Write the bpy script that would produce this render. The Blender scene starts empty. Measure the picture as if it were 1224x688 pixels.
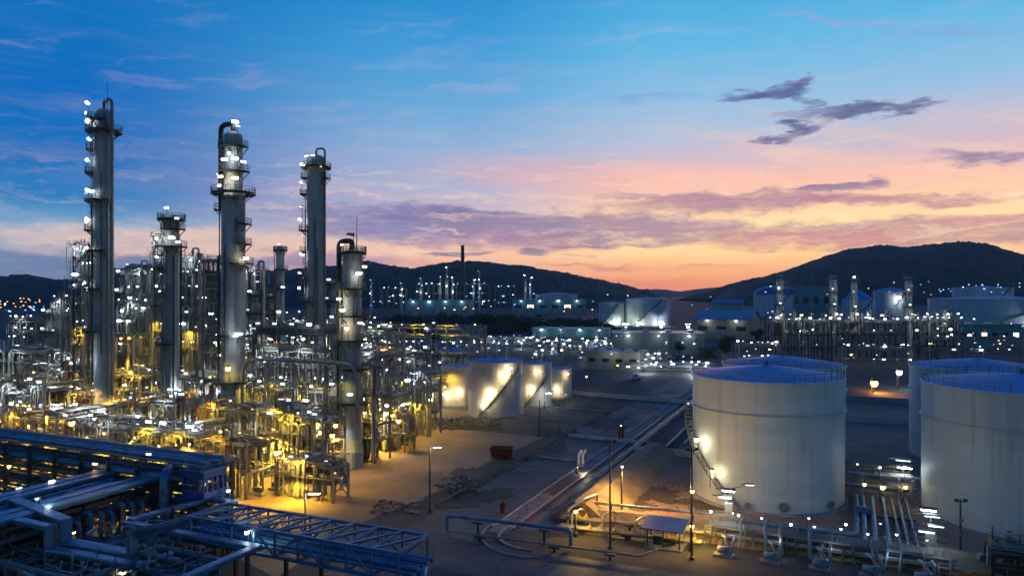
import bpy, math, random
from mathutils import Vector, Matrix
R = math.radians
rnd = random.Random(7); lrnd = random.Random(21)
SC = bpy.context.scene
COL = SC.collection
H = 32.0            # camera height above the ground, metres
F = 850.0           # focal length in pixels of the 1224 px wide photograph
HOR = 350.0         # image row of the horizon
ROT = R(-24)        # the site grid is turned 24 degrees from the view axis
CU, SU = math.cos(R(24)), math.sin(R(24))

def G(px, py, z=0.0):
    """ground (or height z) point seen at a photo position"""
    d = (H - z) * F / (py - HOR)
    return Vector(((px - 612) * d / F, d, z))
def W(px, py, d):
    return Vector(((px - 612) * d / F, d, H - (py - HOR) * d / F))
def S(u, v, z=0.0):
    """site grid: u runs away along the road, v to the right"""
    return Vector((SU * u + CU * v, CU * u - SU * v, z))
def toS(p):
    return (SU * p[0] + CU * p[1], CU * p[0] - SU * p[1])
def PX(p):
    return 612 + p[0] * F / p[1]
def PY(p):
    return HOR + (H - p[2]) * F / p[1]

# ------------------------------------------------------------------ materials
def lin(c):
    return tuple(((x / 255) / 12.92 if x / 255 <= 0.04045 else ((x / 255 + 0.055) / 1.055) ** 2.4) for x in c)
MATS = {}
def mat(name, col, rough=0.55, metal=0.0, var=0.3, scale=0.8, stretch=(1, 1, 1), bump=0.0, spec=0.5, dirt=0.0, dirtcol=(0.05, 0.035, 0.02)):
    m = bpy.data.materials.new(name); m.use_nodes = True
    nt = m.node_tree; n = nt.nodes; l = nt.links
    b = n['Principled BSDF']
    b.inputs['Roughness'].default_value = rough
    b.inputs['Metallic'].default_value = metal
    b.inputs['Specular IOR Level'].default_value = spec
    tc = n.new('ShaderNodeTexCoord'); mp = n.new('ShaderNodeMapping')
    mp.inputs['Scale'].default_value = stretch
    l.new(tc.outputs['Object'], mp.inputs['Vector'])
    nz = n.new('ShaderNodeTexNoise'); nz.inputs['Scale'].default_value = scale; nz.inputs['Detail'].default_value = 6; nz.inputs['Roughness'].default_value = .62
    l.new(mp.outputs[0], nz.inputs['Vector'])
    cr = n.new('ShaderNodeValToRGB')
    cr.color_ramp.elements[0].position = .3; cr.color_ramp.elements[1].position = .72
    cr.color_ramp.elements[0].color = (*[c * (1 - var) for c in col], 1)
    cr.color_ramp.elements[1].color = (*[min(1, c * (1 + var * .7)) for c in col], 1)
    l.new(nz.outputs['Fac'], cr.inputs['Fac'])
    out = cr.outputs['Color']
    if dirt:
        n2 = n.new('ShaderNodeTexNoise'); n2.inputs['Scale'].default_value = scale * 2.7; n2.inputs['Detail'].default_value = 8
        l.new(mp.outputs[0], n2.inputs['Vector'])
        r2 = n.new('ShaderNodeMapRange'); r2.inputs['From Min'].default_value = .52; r2.inputs['From Max'].default_value = .72
        r2.inputs['To Max'].default_value = dirt
        l.new(n2.outputs['Fac'], r2.inputs['Value'])
        mx = n.new('ShaderNodeMix'); mx.data_type = 'RGBA'
        l.new(r2.outputs[0], mx.inputs['Factor']); l.new(out, mx.inputs['A']); mx.inputs['B'].default_value = (*dirtcol, 1)
        out = mx.outputs['Result']
    l.new(out, b.inputs['Base Color'])
    if bump:
        bp = n.new('ShaderNodeBump'); bp.inputs['Strength'].default_value = bump; bp.inputs['Distance'].default_value = .05
        l.new(nz.outputs['Fac'], bp.inputs['Height']); l.new(bp.outputs[0], b.inputs['Normal'])
    MATS[name] = m
    return m
def emit(name, col, s):
    m = bpy.data.materials.new(name); m.use_nodes = True
    b = m.node_tree.nodes['Principled BSDF']
    b.inputs['Base Color'].default_value = (.8, .8, .8, 1)
    b.inputs['Emission Color'].default_value = (*col, 1)
    b.inputs['Emission Strength'].default_value = s
    MATS[name] = m
    return m

mat('galvanised_steel', (.20, .21, .20), .5, .2, .45, .5, dirt=.4)
mat('dark_steel', (.06, .062, .06), .5, .3, .5, .5, dirt=.5)
mat('grating', (.16, .16, .155), .7, .2, .4, 2.0)
mat('pipe_cladding', (.36, .36, .35), .36, .5, .3, .7, dirt=.3)
mat('pipe_dull', (.22, .215, .20), .5, .2, .5, .6, dirt=.4)
mat('pipe_rusty', (.13, .075, .04), .8, 0, .5, .9)
mat('column_cladding', (.36, .40, .40), .68, .0, .3, .45, (1.4, 1.4, .16), dirt=.35, dirtcol=(.1, .1, .09))
mat('tank_roof_sky_blue', (.02, .32, .58), .6, 0, .18, .25, dirt=.15)  # roof paint with the blue light of the overhead sky put into its colour
mat('safety_yellow', (.40, .27, .04), .5, 0, .3, 1.0)
mat('cool_cladding', (.10, .24, .36), .5, .45, .45, .5, dirt=.5)
mat('white_paint', (.7, .7, .67), .5, 0, .2, .9, dirt=.2)
mat('pump_grey', (.33, .34, .34), .5, .1, .5, 1.5, dirt=.5)
mat('rail_sunset_tint', (.30, .21, .20), .5, 0, .25, 1.0)  # rail colour reddened to stand in for sunset light on the tank rims
mat('red_paint', (.10, .016, .012), .45, 0, .35, 1.2, dirt=.2)
mat('concrete', (.28, .27, .25), .9, 0, .35, .5, bump=.3, dirt=.3)
mat('pale_concrete', (.42, .41, .38), .85, 0, .3, .5, bump=.3, dirt=.25)
mat('black_rubber', (.02, .02, .02), .6, 0, .3, 2)
mat('duct_lid', (.07, .24, .38), .45, .4, .35, .4, dirt=.4)
mat('edge_trim', (.34, .35, .34), .5, .3, .35, .8, dirt=.3)
mat('blue_steel', (.08, .20, .33), .45, .35, .35, .6, dirt=.3)
mat('navy_sheet', (.035, .09, .30), .5, .1, .3, .8, dirt=.2)
mat('blue_sheet', (.05, .13, .28), .45, .2, .3, .8, dirt=.2)
mat('teal_sheet', (.11, .27, .32), .45, .2, .25, .3, dirt=.2)
mat('grey_sheet', (.29, .31, .29), .55, .2, .25, .25, (1, 1, .3), dirt=.3)
mat('tan_sheet', (.32, .28, .21), .7, 0, .25, .25, (1, 1, .3), dirt=.3)
mat('far_tank_paint', (.5, .55, .58), .5, 0, .2, .1, (1, 1, .2), dirt=.2)
mat('tree_leaves', (.045, .07, .025), .7, 0, .6, .4)
mat('bark', (.08, .06, .04), .9, 0, .4, 3)
mat('glass_dark', (.03, .04, .05), .1, 0, .1, 1)
mat('orange_paint', (.5, .12, .02), .5, 0, .3, 1)
emit('lamp_white', (.86, .94, 1.0), 26)
emit('lamp_soft', (.80, .92, 1.0), 5)
emit('lamp_faint', (.72, .86, 1.0), 1.3)
emit('lamp_amber', (1.0, .72, .28), 4)
emit('lamp_warm', (1.0, .86, .55), 24)
emit('lamp_yellow', (1.0, .66, .16), 20)
emit('lamp_orange', (1.0, .38, .06), 22)
emit('lamp_blue', (.25, .5, 1.0), 16)
emit('lamp_red', (1.0, .12, .04), 10)
emit('window_light', (1.0, .82, .5), 2.2)
emit('far_white', (.8, .92, 1.0), 7)
emit('far_pale', (.7, .88, 1.0), 2)
emit('far_faint', (.55, .75, 1.0), .8)
emit('far_blue', (.15, .4, 1.0), 3)
emit('far_orange', (1.0, .4, .1), 4)

# ------------------------------------------------------------------ mesh builder
class MB:
    def __init__(self):
        self.v = []; self.f = []; self.s = []; self.mi = []; self.cur = 0
    def add(self, vs, fs, smooth=False):
        o = len(self.v); self.v += [tuple(p) for p in vs]
        for f in fs:
            self.f.append([i + o for i in f]); self.s.append(smooth); self.mi.append(self.cur)
    def box(self, c, s, rz=0.0):
        x, y, z = s[0] / 2, s[1] / 2, s[2] / 2
        ca, sa = math.cos(rz), math.sin(rz)
        vs = []
        for dz in (-z, z):
            for dx, dy in ((-x, -y), (x, -y), (x, y), (-x, y)):
                vs.append((c[0] + dx * ca - dy * sa, c[1] + dx * sa + dy * ca, c[2] + dz))
        self.add(vs, [(3, 2, 1, 0), (4, 5, 6, 7), (0, 1, 5, 4), (1, 2, 6, 5), (2, 3, 7, 6), (3, 0, 4, 7)])
    def beam(self, p, q, w, h=None):
        h = h or w
        p, q = Vector(p), Vector(q); d = q - p
        if d.length < 1e-6: return
        d.normalize()
        up = Vector((0, 0, 1)) if abs(d.z) < .95 else Vector((0, 1, 0))
        a = d.cross(up).normalized(); b = a.cross(d).normalized()
        vs = []
        for e in (p, q):
            for i, j in ((-1, -1), (1, -1), (1, 1), (-1, 1)):
                vs.append(e + a * (i * w / 2) + b * (j * h / 2))
        self.add(vs, [(0, 1, 2, 3), (7, 6, 5, 4), (4, 5, 1, 0), (5, 6, 2, 1), (6, 7, 3, 2), (7, 4, 0, 3)])
    def tube(self, pts, r, n=8, bend=None, caps=True):
        pts = [Vector(p) for p in pts]
        if bend and len(pts) > 2:
            out = [pts[0]]
            for i in range(1, len(pts) - 1):
                a, b, c = pts[i - 1], pts[i], pts[i + 1]
                k = min(bend, (a - b).length * .45, (c - b).length * .45)
                p0 = b + (a - b).normalized() * k; p1 = b + (c - b).normalized() * k
                for t in (0, .25, .5, .75, 1):
                    out.append(p0 * (1 - t) ** 2 + b * 2 * t * (1 - t) + p1 * t * t)
            out.append(pts[-1]); pts = out
        rings = []; nrm = None
        for i, p in enumerate(pts):
            t = (pts[min(i + 1, len(pts) - 1)] - pts[max(i - 1, 0)])
            t = t.normalized() if t.length > 1e-9 else Vector((0, 0, 1))
            if nrm is None:
                nrm = t.orthogonal().normalized()
            else:
                nrm = (nrm - t * nrm.dot(t)).normalized()
            bi = t.cross(nrm)
            rr = r[i] if isinstance(r, (list, tuple)) else r
            rings.append([p + (nrm * math.cos(2 * math.pi * k / n) + bi * math.sin(2 * math.pi * k / n)) * rr for k in range(n)])
        vs = [v for ring in rings for v in ring]
        fs = []
        for i in range(len(rings) - 1):
            for k in range(n):
                a = i * n + k; b = i * n + (k + 1) % n
                fs.append((a, b, b + n, a + n))
        self.add(vs, fs, True)
        if caps:
            self.add(rings[0], [list(range(n))[::-1]]); self.add(rings[-1], [list(range(n))])
    def duct(self, pts, w, h):
        pts = [Vector(p) for p in pts]; nrm = None; rings = []
        for i, p in enumerate(pts):
            t1 = (p - pts[i - 1]).normalized() if i else (pts[1] - p).normalized()
            t2 = (pts[i + 1] - p).normalized() if i < len(pts) - 1 else t1
            t = (t1 + t2).normalized()
            if nrm is None:
                nrm = t1.cross(Vector((0, 0, 1))); nrm = nrm.normalized() if nrm.length > .1 else Vector((1, 0, 0))
            nrm = (nrm - t * nrm.dot(t)).normalized(); bi = t.cross(nrm)
            bd = t1 - t2; bd = bd.normalized() if bd.length > 1e-5 else Vector((0, 0, 0)); k = 1 / max(.35, t.dot(t1)) - 1
            ring = []
            for a, c in ((-1, -1), (1, -1), (1, 1), (-1, 1)):
                o = nrm * (a * w / 2) + bi * (c * h / 2); o += bd * (o.dot(bd) * k); ring.append(p + o)
            rings.append(ring)
        for r0, r1 in zip(rings[:-1], rings[1:]):
            self.add(r0 + r1, [(k, (k + 1) % 4, (k + 1) % 4 + 4, k + 4) for k in range(4)])
        self.add(rings[0], [(3, 2, 1, 0)]); self.add(rings[-1], [(0, 1, 2, 3)])
    def lathe(self, prof, n=24, c=(0, 0, 0), a0=0.0, a1=None, smooth=False):
        """prof: list of (r, z); each span gets its own rings unless smooth"""
        full = a1 is None
        a1 = a0 + 2 * math.pi if full else a1
        m = n if full else n + 1
        ang = [a0 + (a1 - a0) * k / n for k in range(m)]
        def ring(r, z): return [(c[0] + r * math.cos(a), c[1] + r * math.sin(a), c[2] + z) for a in ang]
        spans = [prof] if smooth else [prof[i:i + 2] for i in range(len(prof) - 1)]
        for sp in spans:
            vs = []; fs = []
            for r, z in sp: vs += ring(r, z)
            for i in range(len(sp) - 1):
                for k in range(n):
                    k2 = (k + 1) % m
                    fs.append((i * m + k, i * m + k2, (i + 1) * m + k2, (i + 1) * m + k))
            self.add(vs, fs, True)
    def prism(self, poly, z0, z1):
        n = len(poly)
        vs = [(p[0], p[1], z0) for p in poly] + [(p[0], p[1], z1) for p in poly]
        self.add(vs, [list(range(n))[::-1], list(range(n, 2 * n))] + [(i, (i + 1) % n, (i + 1) % n + n, i + n) for i in range(n)])
    def sheet(self, poly, z):
        self.add([(p[0], p[1], z) for p in poly], [list(range(len(poly)))])
    def drum(self, p, q, r, n=12):
        """horizontal or upright vessel with dished ends"""
        p, q = Vector(p), Vector(q); d = (q - p).normalized()
        e = r * .45
        self.tube([p - d * e, p - d * e * .75, p - d * e * .3, p, q, q + d * e * .3, q + d * e * .75, q + d * e], [r * .12, r * .6, r * .92, r, r, r * .92, r * .6, r * .12], n)
    def mesh(self, name, mats):
        me = bpy.data.meshes.new(name)
        me.from_pydata(self.v, [], self.f)
        for k in (mats if isinstance(mats, (list, tuple)) else [mats]):
            me.materials.append(MATS[k] if isinstance(k, str) else k)
        me.polygons.foreach_set('use_smooth', self.s)
        me.polygons.foreach_set('material_index', self.mi)
        me.update()
        return me
    def build(self, name, mats, parent=None, loc=(0, 0, 0), rz=0.0):
        return link(name, self.mesh(name, mats), parent, loc, rz)

def link(name, data, parent=None, loc=(0, 0, 0), rz=0.0):
    o = bpy.data.objects.new(name, data); COL.objects.link(o)
    o.location = loc; o.rotation_euler = (0, 0, rz)
    if parent is not None: o.parent = parent
    return o
LABELS = {}
def tag(o, label, cat, group=None):
    o['label'] = label; o['category'] = cat
    if group: o['group'] = group
    LABELS.setdefault(label, []).append((o.name, group))
    return o
def thing(name, label, cat, loc=(0, 0, 0), rz=0.0, group=None):
    o = bpy.data.objects.new(name, None); COL.objects.link(o)
    o.empty_display_size = 1
    o.location = loc; o.rotation_euler = (0, 0, rz)
    return tag(o, label, cat, group)
def struct(name, mb, mats, kind='structure'):
    o = mb.build(name, mats); o['kind'] = kind
    return o
def light(parent, pos, col, power, radius=.25):
    # sodium lamps sit under wide reflectors that throw the light down
    down = tuple(col) in (SODIUM, COOL, YARD)
    power *= {SODIUM: .78, COOL: .52, YARD: .8}.get(tuple(col), 1.0)
    d = bpy.data.lights.new('lamp_light', 'SPOT' if down else 'POINT'); d.color = col; d.energy = power; d.shadow_soft_size = radius
    if down: d.spot_size = R(158); d.spot_blend = .35
    return link('lamp_light', d, parent, pos)
WHITE = (.82, .92, 1.0); WARM = (1, .82, .5); SODIUM = (1, .63, .05); COOL = (.80, .92, 1.0); YARD = (1, .54, .12); AMBER = (1, .4, .05)

# lamp fittings: one mesh each, shared by every copy
def _lamp_mesh(lensmat, kind):
    b = MB()
    if kind == 'strip':                 # strip floodlight under a folded cover on a short arm
        b.cur = 1
        b.tube([(-.5, 0, .0), (-.42, 0, 0), (.42, 0, 0), (.5, 0, 0)], [.09, .2, .2, .09], 8)
        b.cur = 0
        b.box((0, 0, .22), (1.1, .42, .06)); b.box((0, .2, .12), (.9, .04, .2)); b.beam((0, .1, .22), (0, .25, -2.2), .08)
    elif kind == 'globe':
        b.cur = 1
        b.lathe([(.02, -.32), (.2, -.24), (.3, -.02), (.24, .16)], 10, smooth=True)
        b.cur = 0
        b.lathe([(.26, .16), (.30, .2), (.12, .34), (.02, .36)], 10); b.beam((0, 0, .34), (0, .45, .45), .07); b.beam((0, .45, .45), (0, .45, -1.9), .07)
    elif kind == 'street':              # flat lantern head, arm along +x
        b.cur = 1
        b.box((.0, 0, -.07), (1.0, .36, .1))
        b.cur = 0
        b.box((0, 0, .045), (1.16, .46, .12)); b.beam((-.58, 0, .03), (-1.1, 0, -.02), .09)
    return b.mesh('floodlight', ['dark_steel', lensmat])
LAMP = {(m, k): _lamp_mesh('lamp_' + m, k) for m in ('white', 'soft', 'faint', 'amber', 'warm', 'yellow', 'orange', 'blue') for k in ('strip', 'globe', 'street')}
LS = 1.0            # size of the fittings of far works
def lamp(parent, pos, m='white', k='strip', rz=0.0, s=1.0):
    s *= LS
    w = lrnd.random()
    if m == 'white': m = 'white' if w < .42 else 'soft' if w < .74 else 'faint'
    elif m == 'warm' and w < .4: m = 'amber'
    elif m == 'yellow' and w < .4: m = 'amber'
    o = link('floodlight', LAMP[(m, k)], parent, pos, rz)
    if s != 1.0: o.scale = (s, s, s)
    return o

def rail_mb(b, pts, h=1.1, step=1.6, t=.07, closed=False):
    """handrail with posts and two rails along a polyline (deck level)"""
    pts = [Vector(p) for p in pts]
    if closed: pts = pts + [pts[0]]
    for a, c in zip(pts[:-1], pts[1:]):
        L = (c - a).length; k = max(1, round(L / step))
        for i in range(k + 1):
            p = a.lerp(c, i / k); b.beam(p, p + Vector((0, 0, h)), t)
        for z in (h, h * .5):
            b.beam(a + Vector((0, 0, z)), c + Vector((0, 0, z)), t)
def arc(r, z, a0, a1, n):
    return [(r * math.cos(a0 + (a1 - a0) * i / n), r * math.sin(a0 + (a1 - a0) * i / n), z) for i in range(n + 1)]
# ------------------------------------------------------------------ camera, sky, sun
cam = bpy.data.cameras.new('camera'); cam.sensor_width = 36; cam.lens = 36 * F / 1224
cam.shift_y = 6 / 1224; cam.clip_start = .5; cam.clip_end = 20000
co = link('camera', cam, None, (0, 0, H)); co.rotation_euler = (R(90), 0, 0)
SC.camera = co
SC.view_settings.view_transform = 'Standard'; SC.view_settings.look = 'None'
SC.view_settings.exposure = 0; SC.view_settings.gamma = 1; SC.view_settings.use_curve_mapping = False
SC.cycles.max_bounces = 5; SC.cycles.diffuse_bounces = 2; SC.cycles.glossy_bounces = 2; SC.cycles.transmission_bounces = 2
SC.cycles.volume_bounces = 0; SC.cycles.sample_clamp_indirect = 4; SC.cycles.use_denoising = True
SC.cycles.caustics_reflective = False; SC.cycles.caustics_refractive = False

wd = bpy.data.worlds.new('World'); SC.world = wd; wd.use_nodes = True
NT = wd.node_tree; NT.nodes.clear(); NL = NT.links
def nn(t): return NT.nodes.new(t)
def put(sock, v):
    if v is None: return
    if hasattr(v, 'node'): NL.new(v, sock)
    else: sock.default_value = v
def mth(op, a, b=None, c=None, clamp=False):
    n = nn('ShaderNodeMath'); n.operation = op; n.use_clamp = clamp
    put(n.inputs[0], a); put(n.inputs[1], b); put(n.inputs[2], c)
    return n.outputs[0]
def smooth(v, lo, hi, t0=0.0, t1=1.0):
    n = nn('ShaderNodeMapRange'); n.interpolation_type = 'SMOOTHSTEP'
    put(n.inputs[0], v); n.inputs[1].default_value = lo; n.inputs[2].default_value = hi; n.inputs[3].default_value = t0; n.inputs[4].default_value = t1
    return n.outputs[0]
def mixc(f, a, b):
    n = nn('ShaderNodeMix'); n.data_type = 'RGBA'
    put(n.inputs['Factor'], f)
    for k, v in (('A', a), ('B', b)):
        if hasattr(v, 'node'): NL.new(v, n.inputs[k])
        else: n.inputs[k].default_value = (*v, 1)
    return n.outputs['Result']
def noise(vec, scale, detail=5, rough=.55):
    n = nn('ShaderNodeTexNoise'); n.inputs['Scale'].default_value = scale; n.inputs['Detail'].default_value = detail; n.inputs['Roughness'].default_value = rough
    NL.new(vec, n.inputs['Vector']); return n.outputs['Fac']
def comb(x, y, z=0.0):
    n = nn('ShaderNodeCombineXYZ'); put(n.inputs[0], x); put(n.inputs[1], y); put(n.inputs[2], z); return n.outputs[0]
def ramp(fac, stops, e0, e1):
    n = nn('ShaderNodeValToRGB'); NL.new(fac, n.inputs[0]); r = n.color_ramp
    st = [((e - e0) / (e1 - e0), c) for e, c in stops]
    while len(r.elements) < len(st): r.elements.new(.5)
    for el, (p, c) in zip(r.elements, sorted(st)):
        el.position = min(1, max(0, p)); el.color = (*lin(c), 1)
    return n.outputs[0]
tc = nn('ShaderNodeTexCoord'); sep = nn('ShaderNodeSeparateXYZ'); NL.new(tc.outputs['Generated'], sep.inputs[0])
AZ = mth('ARCTAN2', sep.outputs[0], sep.outputs[1]); EL = mth('ARCSINE', sep.outputs[2])
# degrees make the cloud tables readable
def el_of(px, py): return math.atan((HOR - py) / F * math.cos(math.atan((px - 612) / F)))
ZEN = (4, 78, 162)
def station(px, rows): return [(el_of(px, y), c) for y, c in rows] + [(.62, ZEN)]
E0, E1 = 0.0, .62
fac = mth('DIVIDE', EL, E1, clamp=True)
left = ramp(fac, station(60, [(342, (108, 130, 160)), (318, (128, 148, 178)), (290, (140, 160, 188)), (262, (100, 150, 190)), (235, (40, 122, 184)), (195, (14, 112, 186)), (100, (2, 106, 188)), (0, (6, 112, 186))]), E0, E1)
mid = ramp(fac, station(500, [(345, (232, 156, 126)), (322, (240, 178, 148)), (300, (240, 190, 160)), (270, (205, 182, 190)), (235, (176, 176, 204)), (180, (146, 176, 214)), (130, (104, 168, 216)), (60, (62, 154, 214)), (0, (38, 140, 206))]), E0, E1)
right = ramp(fac, station(900, [(345, (238, 142, 104)), (325, (255, 178, 118)), (300, (255, 206, 142)), (268, (255, 217, 160)), (240, (254, 204, 162)), (215, (246, 192, 176)), (190, (212, 188, 200)), (160, (180, 194, 218)), (110, (140, 190, 226)), (50, (100, 182, 226)), (0, (76, 172, 222))]), E0, E1)
base = mixc(smooth(AZ, -.56, -.10), left, mid)
base = mixc(smooth(AZ, -.10, .24), base, right)
back = ramp(fac, [(0.0, (84, 126, 134)), (.2, (62, 116, 136)), (.45, (18, 90, 146)), (.62, ZEN)], E0, E1)
base = mixc(smooth(mth('ABSOLUTE', AZ), .75, 1.5), base, back)
# warped sky coordinates in tenths of a radian
X0 = mth('MULTIPLY', AZ, 10); Y0 = mth('MULTIPLY', EL, 10)
v1 = comb(mth('MULTIPLY', X0, .9), mth('MULTIPLY', Y0, 3.4), 3.1)
wn = noise(v1, 1.0, 6, .6)
wn2 = noise(comb(mth('MULTIPLY', X0, 1.1), mth('MULTIPLY', Y0, 4.0), 9.7), 1.3, 6, .62)
Xw = mth('ADD', X0, mth('MULTIPLY', mth('SUBTRACT', wn, .5), 1.6))
Yw = mth('ADD', Y0, mth('MULTIPLY', mth('SUBTRACT', wn2, .5), .42))
fine = noise(comb(mth('MULTIPLY', X0, 2.6), mth('MULTIPLY', Y0, 9.0), 1.3), 1.2, 8, .65)
wisp = noise(comb(mth('MULTIPLY', Xw, 1.7), mth('MULTIPLY', Y0, 13.0), 5.5), 1.4, 9, .68)
col = base
# thin high streaks
st1 = noise(comb(mth('ADD', mth('MULTIPLY', X0, .32), mth('MULTIPLY', Y0, -.5)), mth('MULTIPLY', Y0, 3.4), 20.0), 1.6, 6, .55)
stm = mth('MULTIPLY', smooth(st1, .46, .8), smooth(EL, .05, .16, 0, 1))
stm = mth('MULTIPLY', stm, smooth(EL, .22, .36, .55, .12))
stm = mth('MULTIPLY', stm, smooth(AZ, -.5, .1, .35, 1))
col = mixc(mth('MULTIPLY', stm, .42), col, lin((214, 178, 190)))
def cloud(cx, cy, rx, ry, c, op, tilt=0.0, soft=.35, rough=.55, warp=1.0):
    """a cloud bank at a fixed bearing and height above the horizon"""
    global col
    ax = math.atan((cx - 612) / F) * 10; ay = el_of(cx, cy) * 10
    k = 10 / F
    px_ = X0 if not warp else mth('ADD', X0, mth('MULTIPLY', mth('SUBTRACT', Xw, X0), warp))
    py_ = Y0 if not warp else mth('ADD', Y0, mth('MULTIPLY', mth('SUBTRACT', Yw, Y0), warp))
    dx = mth('SUBTRACT', px_, ax); dy = mth('SUBTRACT', py_, ay)
    ct, s_ = math.cos(tilt), math.sin(tilt)
    ex = mth('MULTIPLY', mth('ADD', mth('MULTIPLY', dx, ct), mth('MULTIPLY', dy, s_)), 1 / (rx * k))
    ey = mth('MULTIPLY', mth('SUBTRACT', mth('MULTIPLY', dy, ct), mth('MULTIPLY', dx, s_)), 1 / (ry * k))
    d2 = mth('ADD', mth('MULTIPLY', ex, ex), mth('MULTIPLY', ey, ey))
    d2 = mth('ADD', d2, mth('MULTIPLY', mth('SUBTRACT', fine, .5), rough * 5))
    f = mth('MULTIPLY', smooth(d2, 1.1 + soft * 2.2, .9 - soft * 2.6, 0, op), smooth(wisp, .25, .6, .62, 1.0))
    col = mixc(f, col, lin(c))
# glowing rims and pink veils first, then the grey-mauve banks
cloud(60, 182, 55, 7, (96, 122, 180), .7, .05, .7)
cloud(215, 175, 60, 9, (96, 130, 186), .6, .12, .8)
cloud(215, 218, 70, 10, (104, 130, 182), .55, .1, .8)
cloud(60, 272, 260, 10, (166, 178, 196), .55, 0, .8)
cloud(270, 290, 190, 13, (238, 196, 170), .9, 0, .8)
cloud(210, 305, 120, 5, (240, 190, 160), .7, 0, .7)
cloud(300, 312, 110, 6, (120, 122, 165), .7, 0, .5)
cloud(120, 315, 190, 9, (92, 112, 158), .75, 0, .5)
cloud(470, 235, 170, 6, (196, 170, 190), .6, -.02, .8)
cloud(545, 210, 60, 5, (206, 178, 186), .5, 0, .8)
cloud(700, 215, 150, 16, (240, 176, 170), .55, -.12, .8)
cloud(850, 213, 110, 12, (255, 196, 172), .7, -.1, .8)
cloud(1020, 195, 150, 10, (250, 200, 178), .55, -.25, .8)
cloud(1120, 175, 150, 6, (236, 196, 190), .55, -.3, .8)
cloud(1180, 145, 90, 14, (222, 184, 196), .5, -.2, .9)
cloud(960, 268, 120, 10, (255, 226, 165), .8, 0, .7)
cloud(820, 297, 120, 12, (255, 214, 150), .7, 0, .7)
B1 = (122, 124, 170); B2 = (170, 138, 152); B3 = (184, 128, 142)
cloud(480, 268, 130, 20, B1, .95, -.03, .35)
cloud(560, 262, 120, 14, (118, 114, 162), .9, -.06, .35)
cloud(680, 272, 170, 17, (148, 128, 158), .9, 0, .3)
cloud(640, 289, 150, 9, (152, 122, 152), .85, 0, .4)
cloud(800, 272, 110, 13, B2, .9, -.08, .3)
cloud(840, 243, 120, 9, B2, .75, .02, .35)
cloud(905, 240, 100, 11, (172, 132, 152), .85, 0, .3)
cloud(1070, 239, 105, 7, (180, 128, 146), .85, -.05, .3)
cloud(1000, 222, 34, 5, (132, 116, 152), .9, 0, .3)
cloud(1110, 277, 190, 14, (178, 134, 144), .85, -.03, .35)
cloud(960, 287, 110, 9, (196, 132, 136), .7, 0, .4)
cloud(1200, 262, 70, 6, (196, 140, 146), .7, 0, .4)
cloud(420, 312, 60, 12, (152, 128, 165), .8, 0, .4)
cloud(520, 322, 90, 6, (196, 142, 150), .6, -.05, .6)
cloud(760, 232, 40, 4, (168, 140, 165), .8, -.05, .3)
cloud(545, 303, 45, 2.4, (100, 108, 150), .9, .02, .25, .3, .4)
cloud(637, 300, 19, 4.5, (120, 112, 150), .95, 0, .25, .3, .5)
cloud(730, 293, 70, 2, (150, 116, 140), .8, 0, .3, .3, .5)
cloud(700, 318, 50, 3, (200, 130, 130), .7, 0, .5)
cloud(690, 338, 120, 4, (214, 130, 118), .6, 0, .6)
cloud(830, 318, 40, 3, (225, 140, 110), .6, 0, .5)
D1 = (82, 94, 146)
cloud(898, 114, 42, 4.5, (104, 112, 166), .85, -.05, .4, .7, 1.2)
cloud(938, 107, 34, 7, D1, .95, .05, .35, .7, 1.2)
cloud(962, 100, 16, 6, D1, .9, .3, .4, .7, 1.2)
cloud(966, 118, 12, 9, (104, 112, 166), .8, -.6, .5, .8, 1.2)
cloud(1005, 132, 36, 8, D1, .95, .05, .35, .7, 1.2)
cloud(1060, 130, 42, 5, D1, .9, -.02, .4, .7, 1.2)
cloud(955, 135, 26, 4, (120, 124, 172), .7, 0, .5, .8, 1.2)
cloud(942, 150, 26, 6, D1, .92, -.15, .35, .7, 1.2)
cloud(962, 158, 18, 7, D1, .85, .3, .4, .7, 1.2)
cloud(938, 166, 26, 4, D1, .9, .1, .4, .7, 1.2)
cloud(775, 118, 45, 4, (120, 150, 205), .5, 0, .7)
cloud(1195, 188, 52, 6, (130, 124, 162), .9, -.12, .35, .6, .8)
cloud(1010, 24, 60, 4, (160, 165, 215), .6, -.2, .8)
cloud(1125, 40, 50, 4, (140, 160, 215), .6, -.2, .8)
cloud(820, 36, 50, 4, (136, 180, 225), .5, -.1, .8)
# torn thin veils over the lower sky, lit peach or grey
vn = noise(comb(mth('MULTIPLY', Xw, .55), mth('MULTIPLY', Yw, 7.5), 31.0), 1.5, 9, .66)
vm = mth('MULTIPLY', smooth(vn, .5, .68), mth('MULTIPLY', smooth(EL, .02, .06), smooth(EL, .12, .27, 1, 0)))
vm = mth('MULTIPLY', vm, smooth(AZ, -.55, .05, .25, 1))
col = mixc(mth('MULTIPLY', vm, .5), col, lin((255, 222, 184)))
vn2 = noise(comb(mth('MULTIPLY', Xw, .8), mth('MULTIPLY', Yw, 9.0), 47.0), 1.6, 9, .68)
vm2 = mth('MULTIPLY', smooth(vn2, .54, .7), mth('MULTIPLY', smooth(EL, .015, .05), smooth(EL, .1, .2, 1, 0)))
col = mixc(mth('MULTIPLY', vm2, .5), col, lin((168, 134, 152)))
vn3 = noise(comb(mth('MULTIPLY', Xw, .5), mth('ADD', mth('MULTIPLY', Yw, 3.6), mth('MULTIPLY', Xw, -.55)), 63.0), 1.3, 9, .62)
vm3 = mth('MULTIPLY', smooth(vn3, .5, .75), mth('MULTIPLY', smooth(EL, .1, .2), smooth(EL, .3, .45, 1, .2)))
col = mixc(mth('MULTIPLY', vm3, .2), col, lin((214, 190, 212)))
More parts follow.
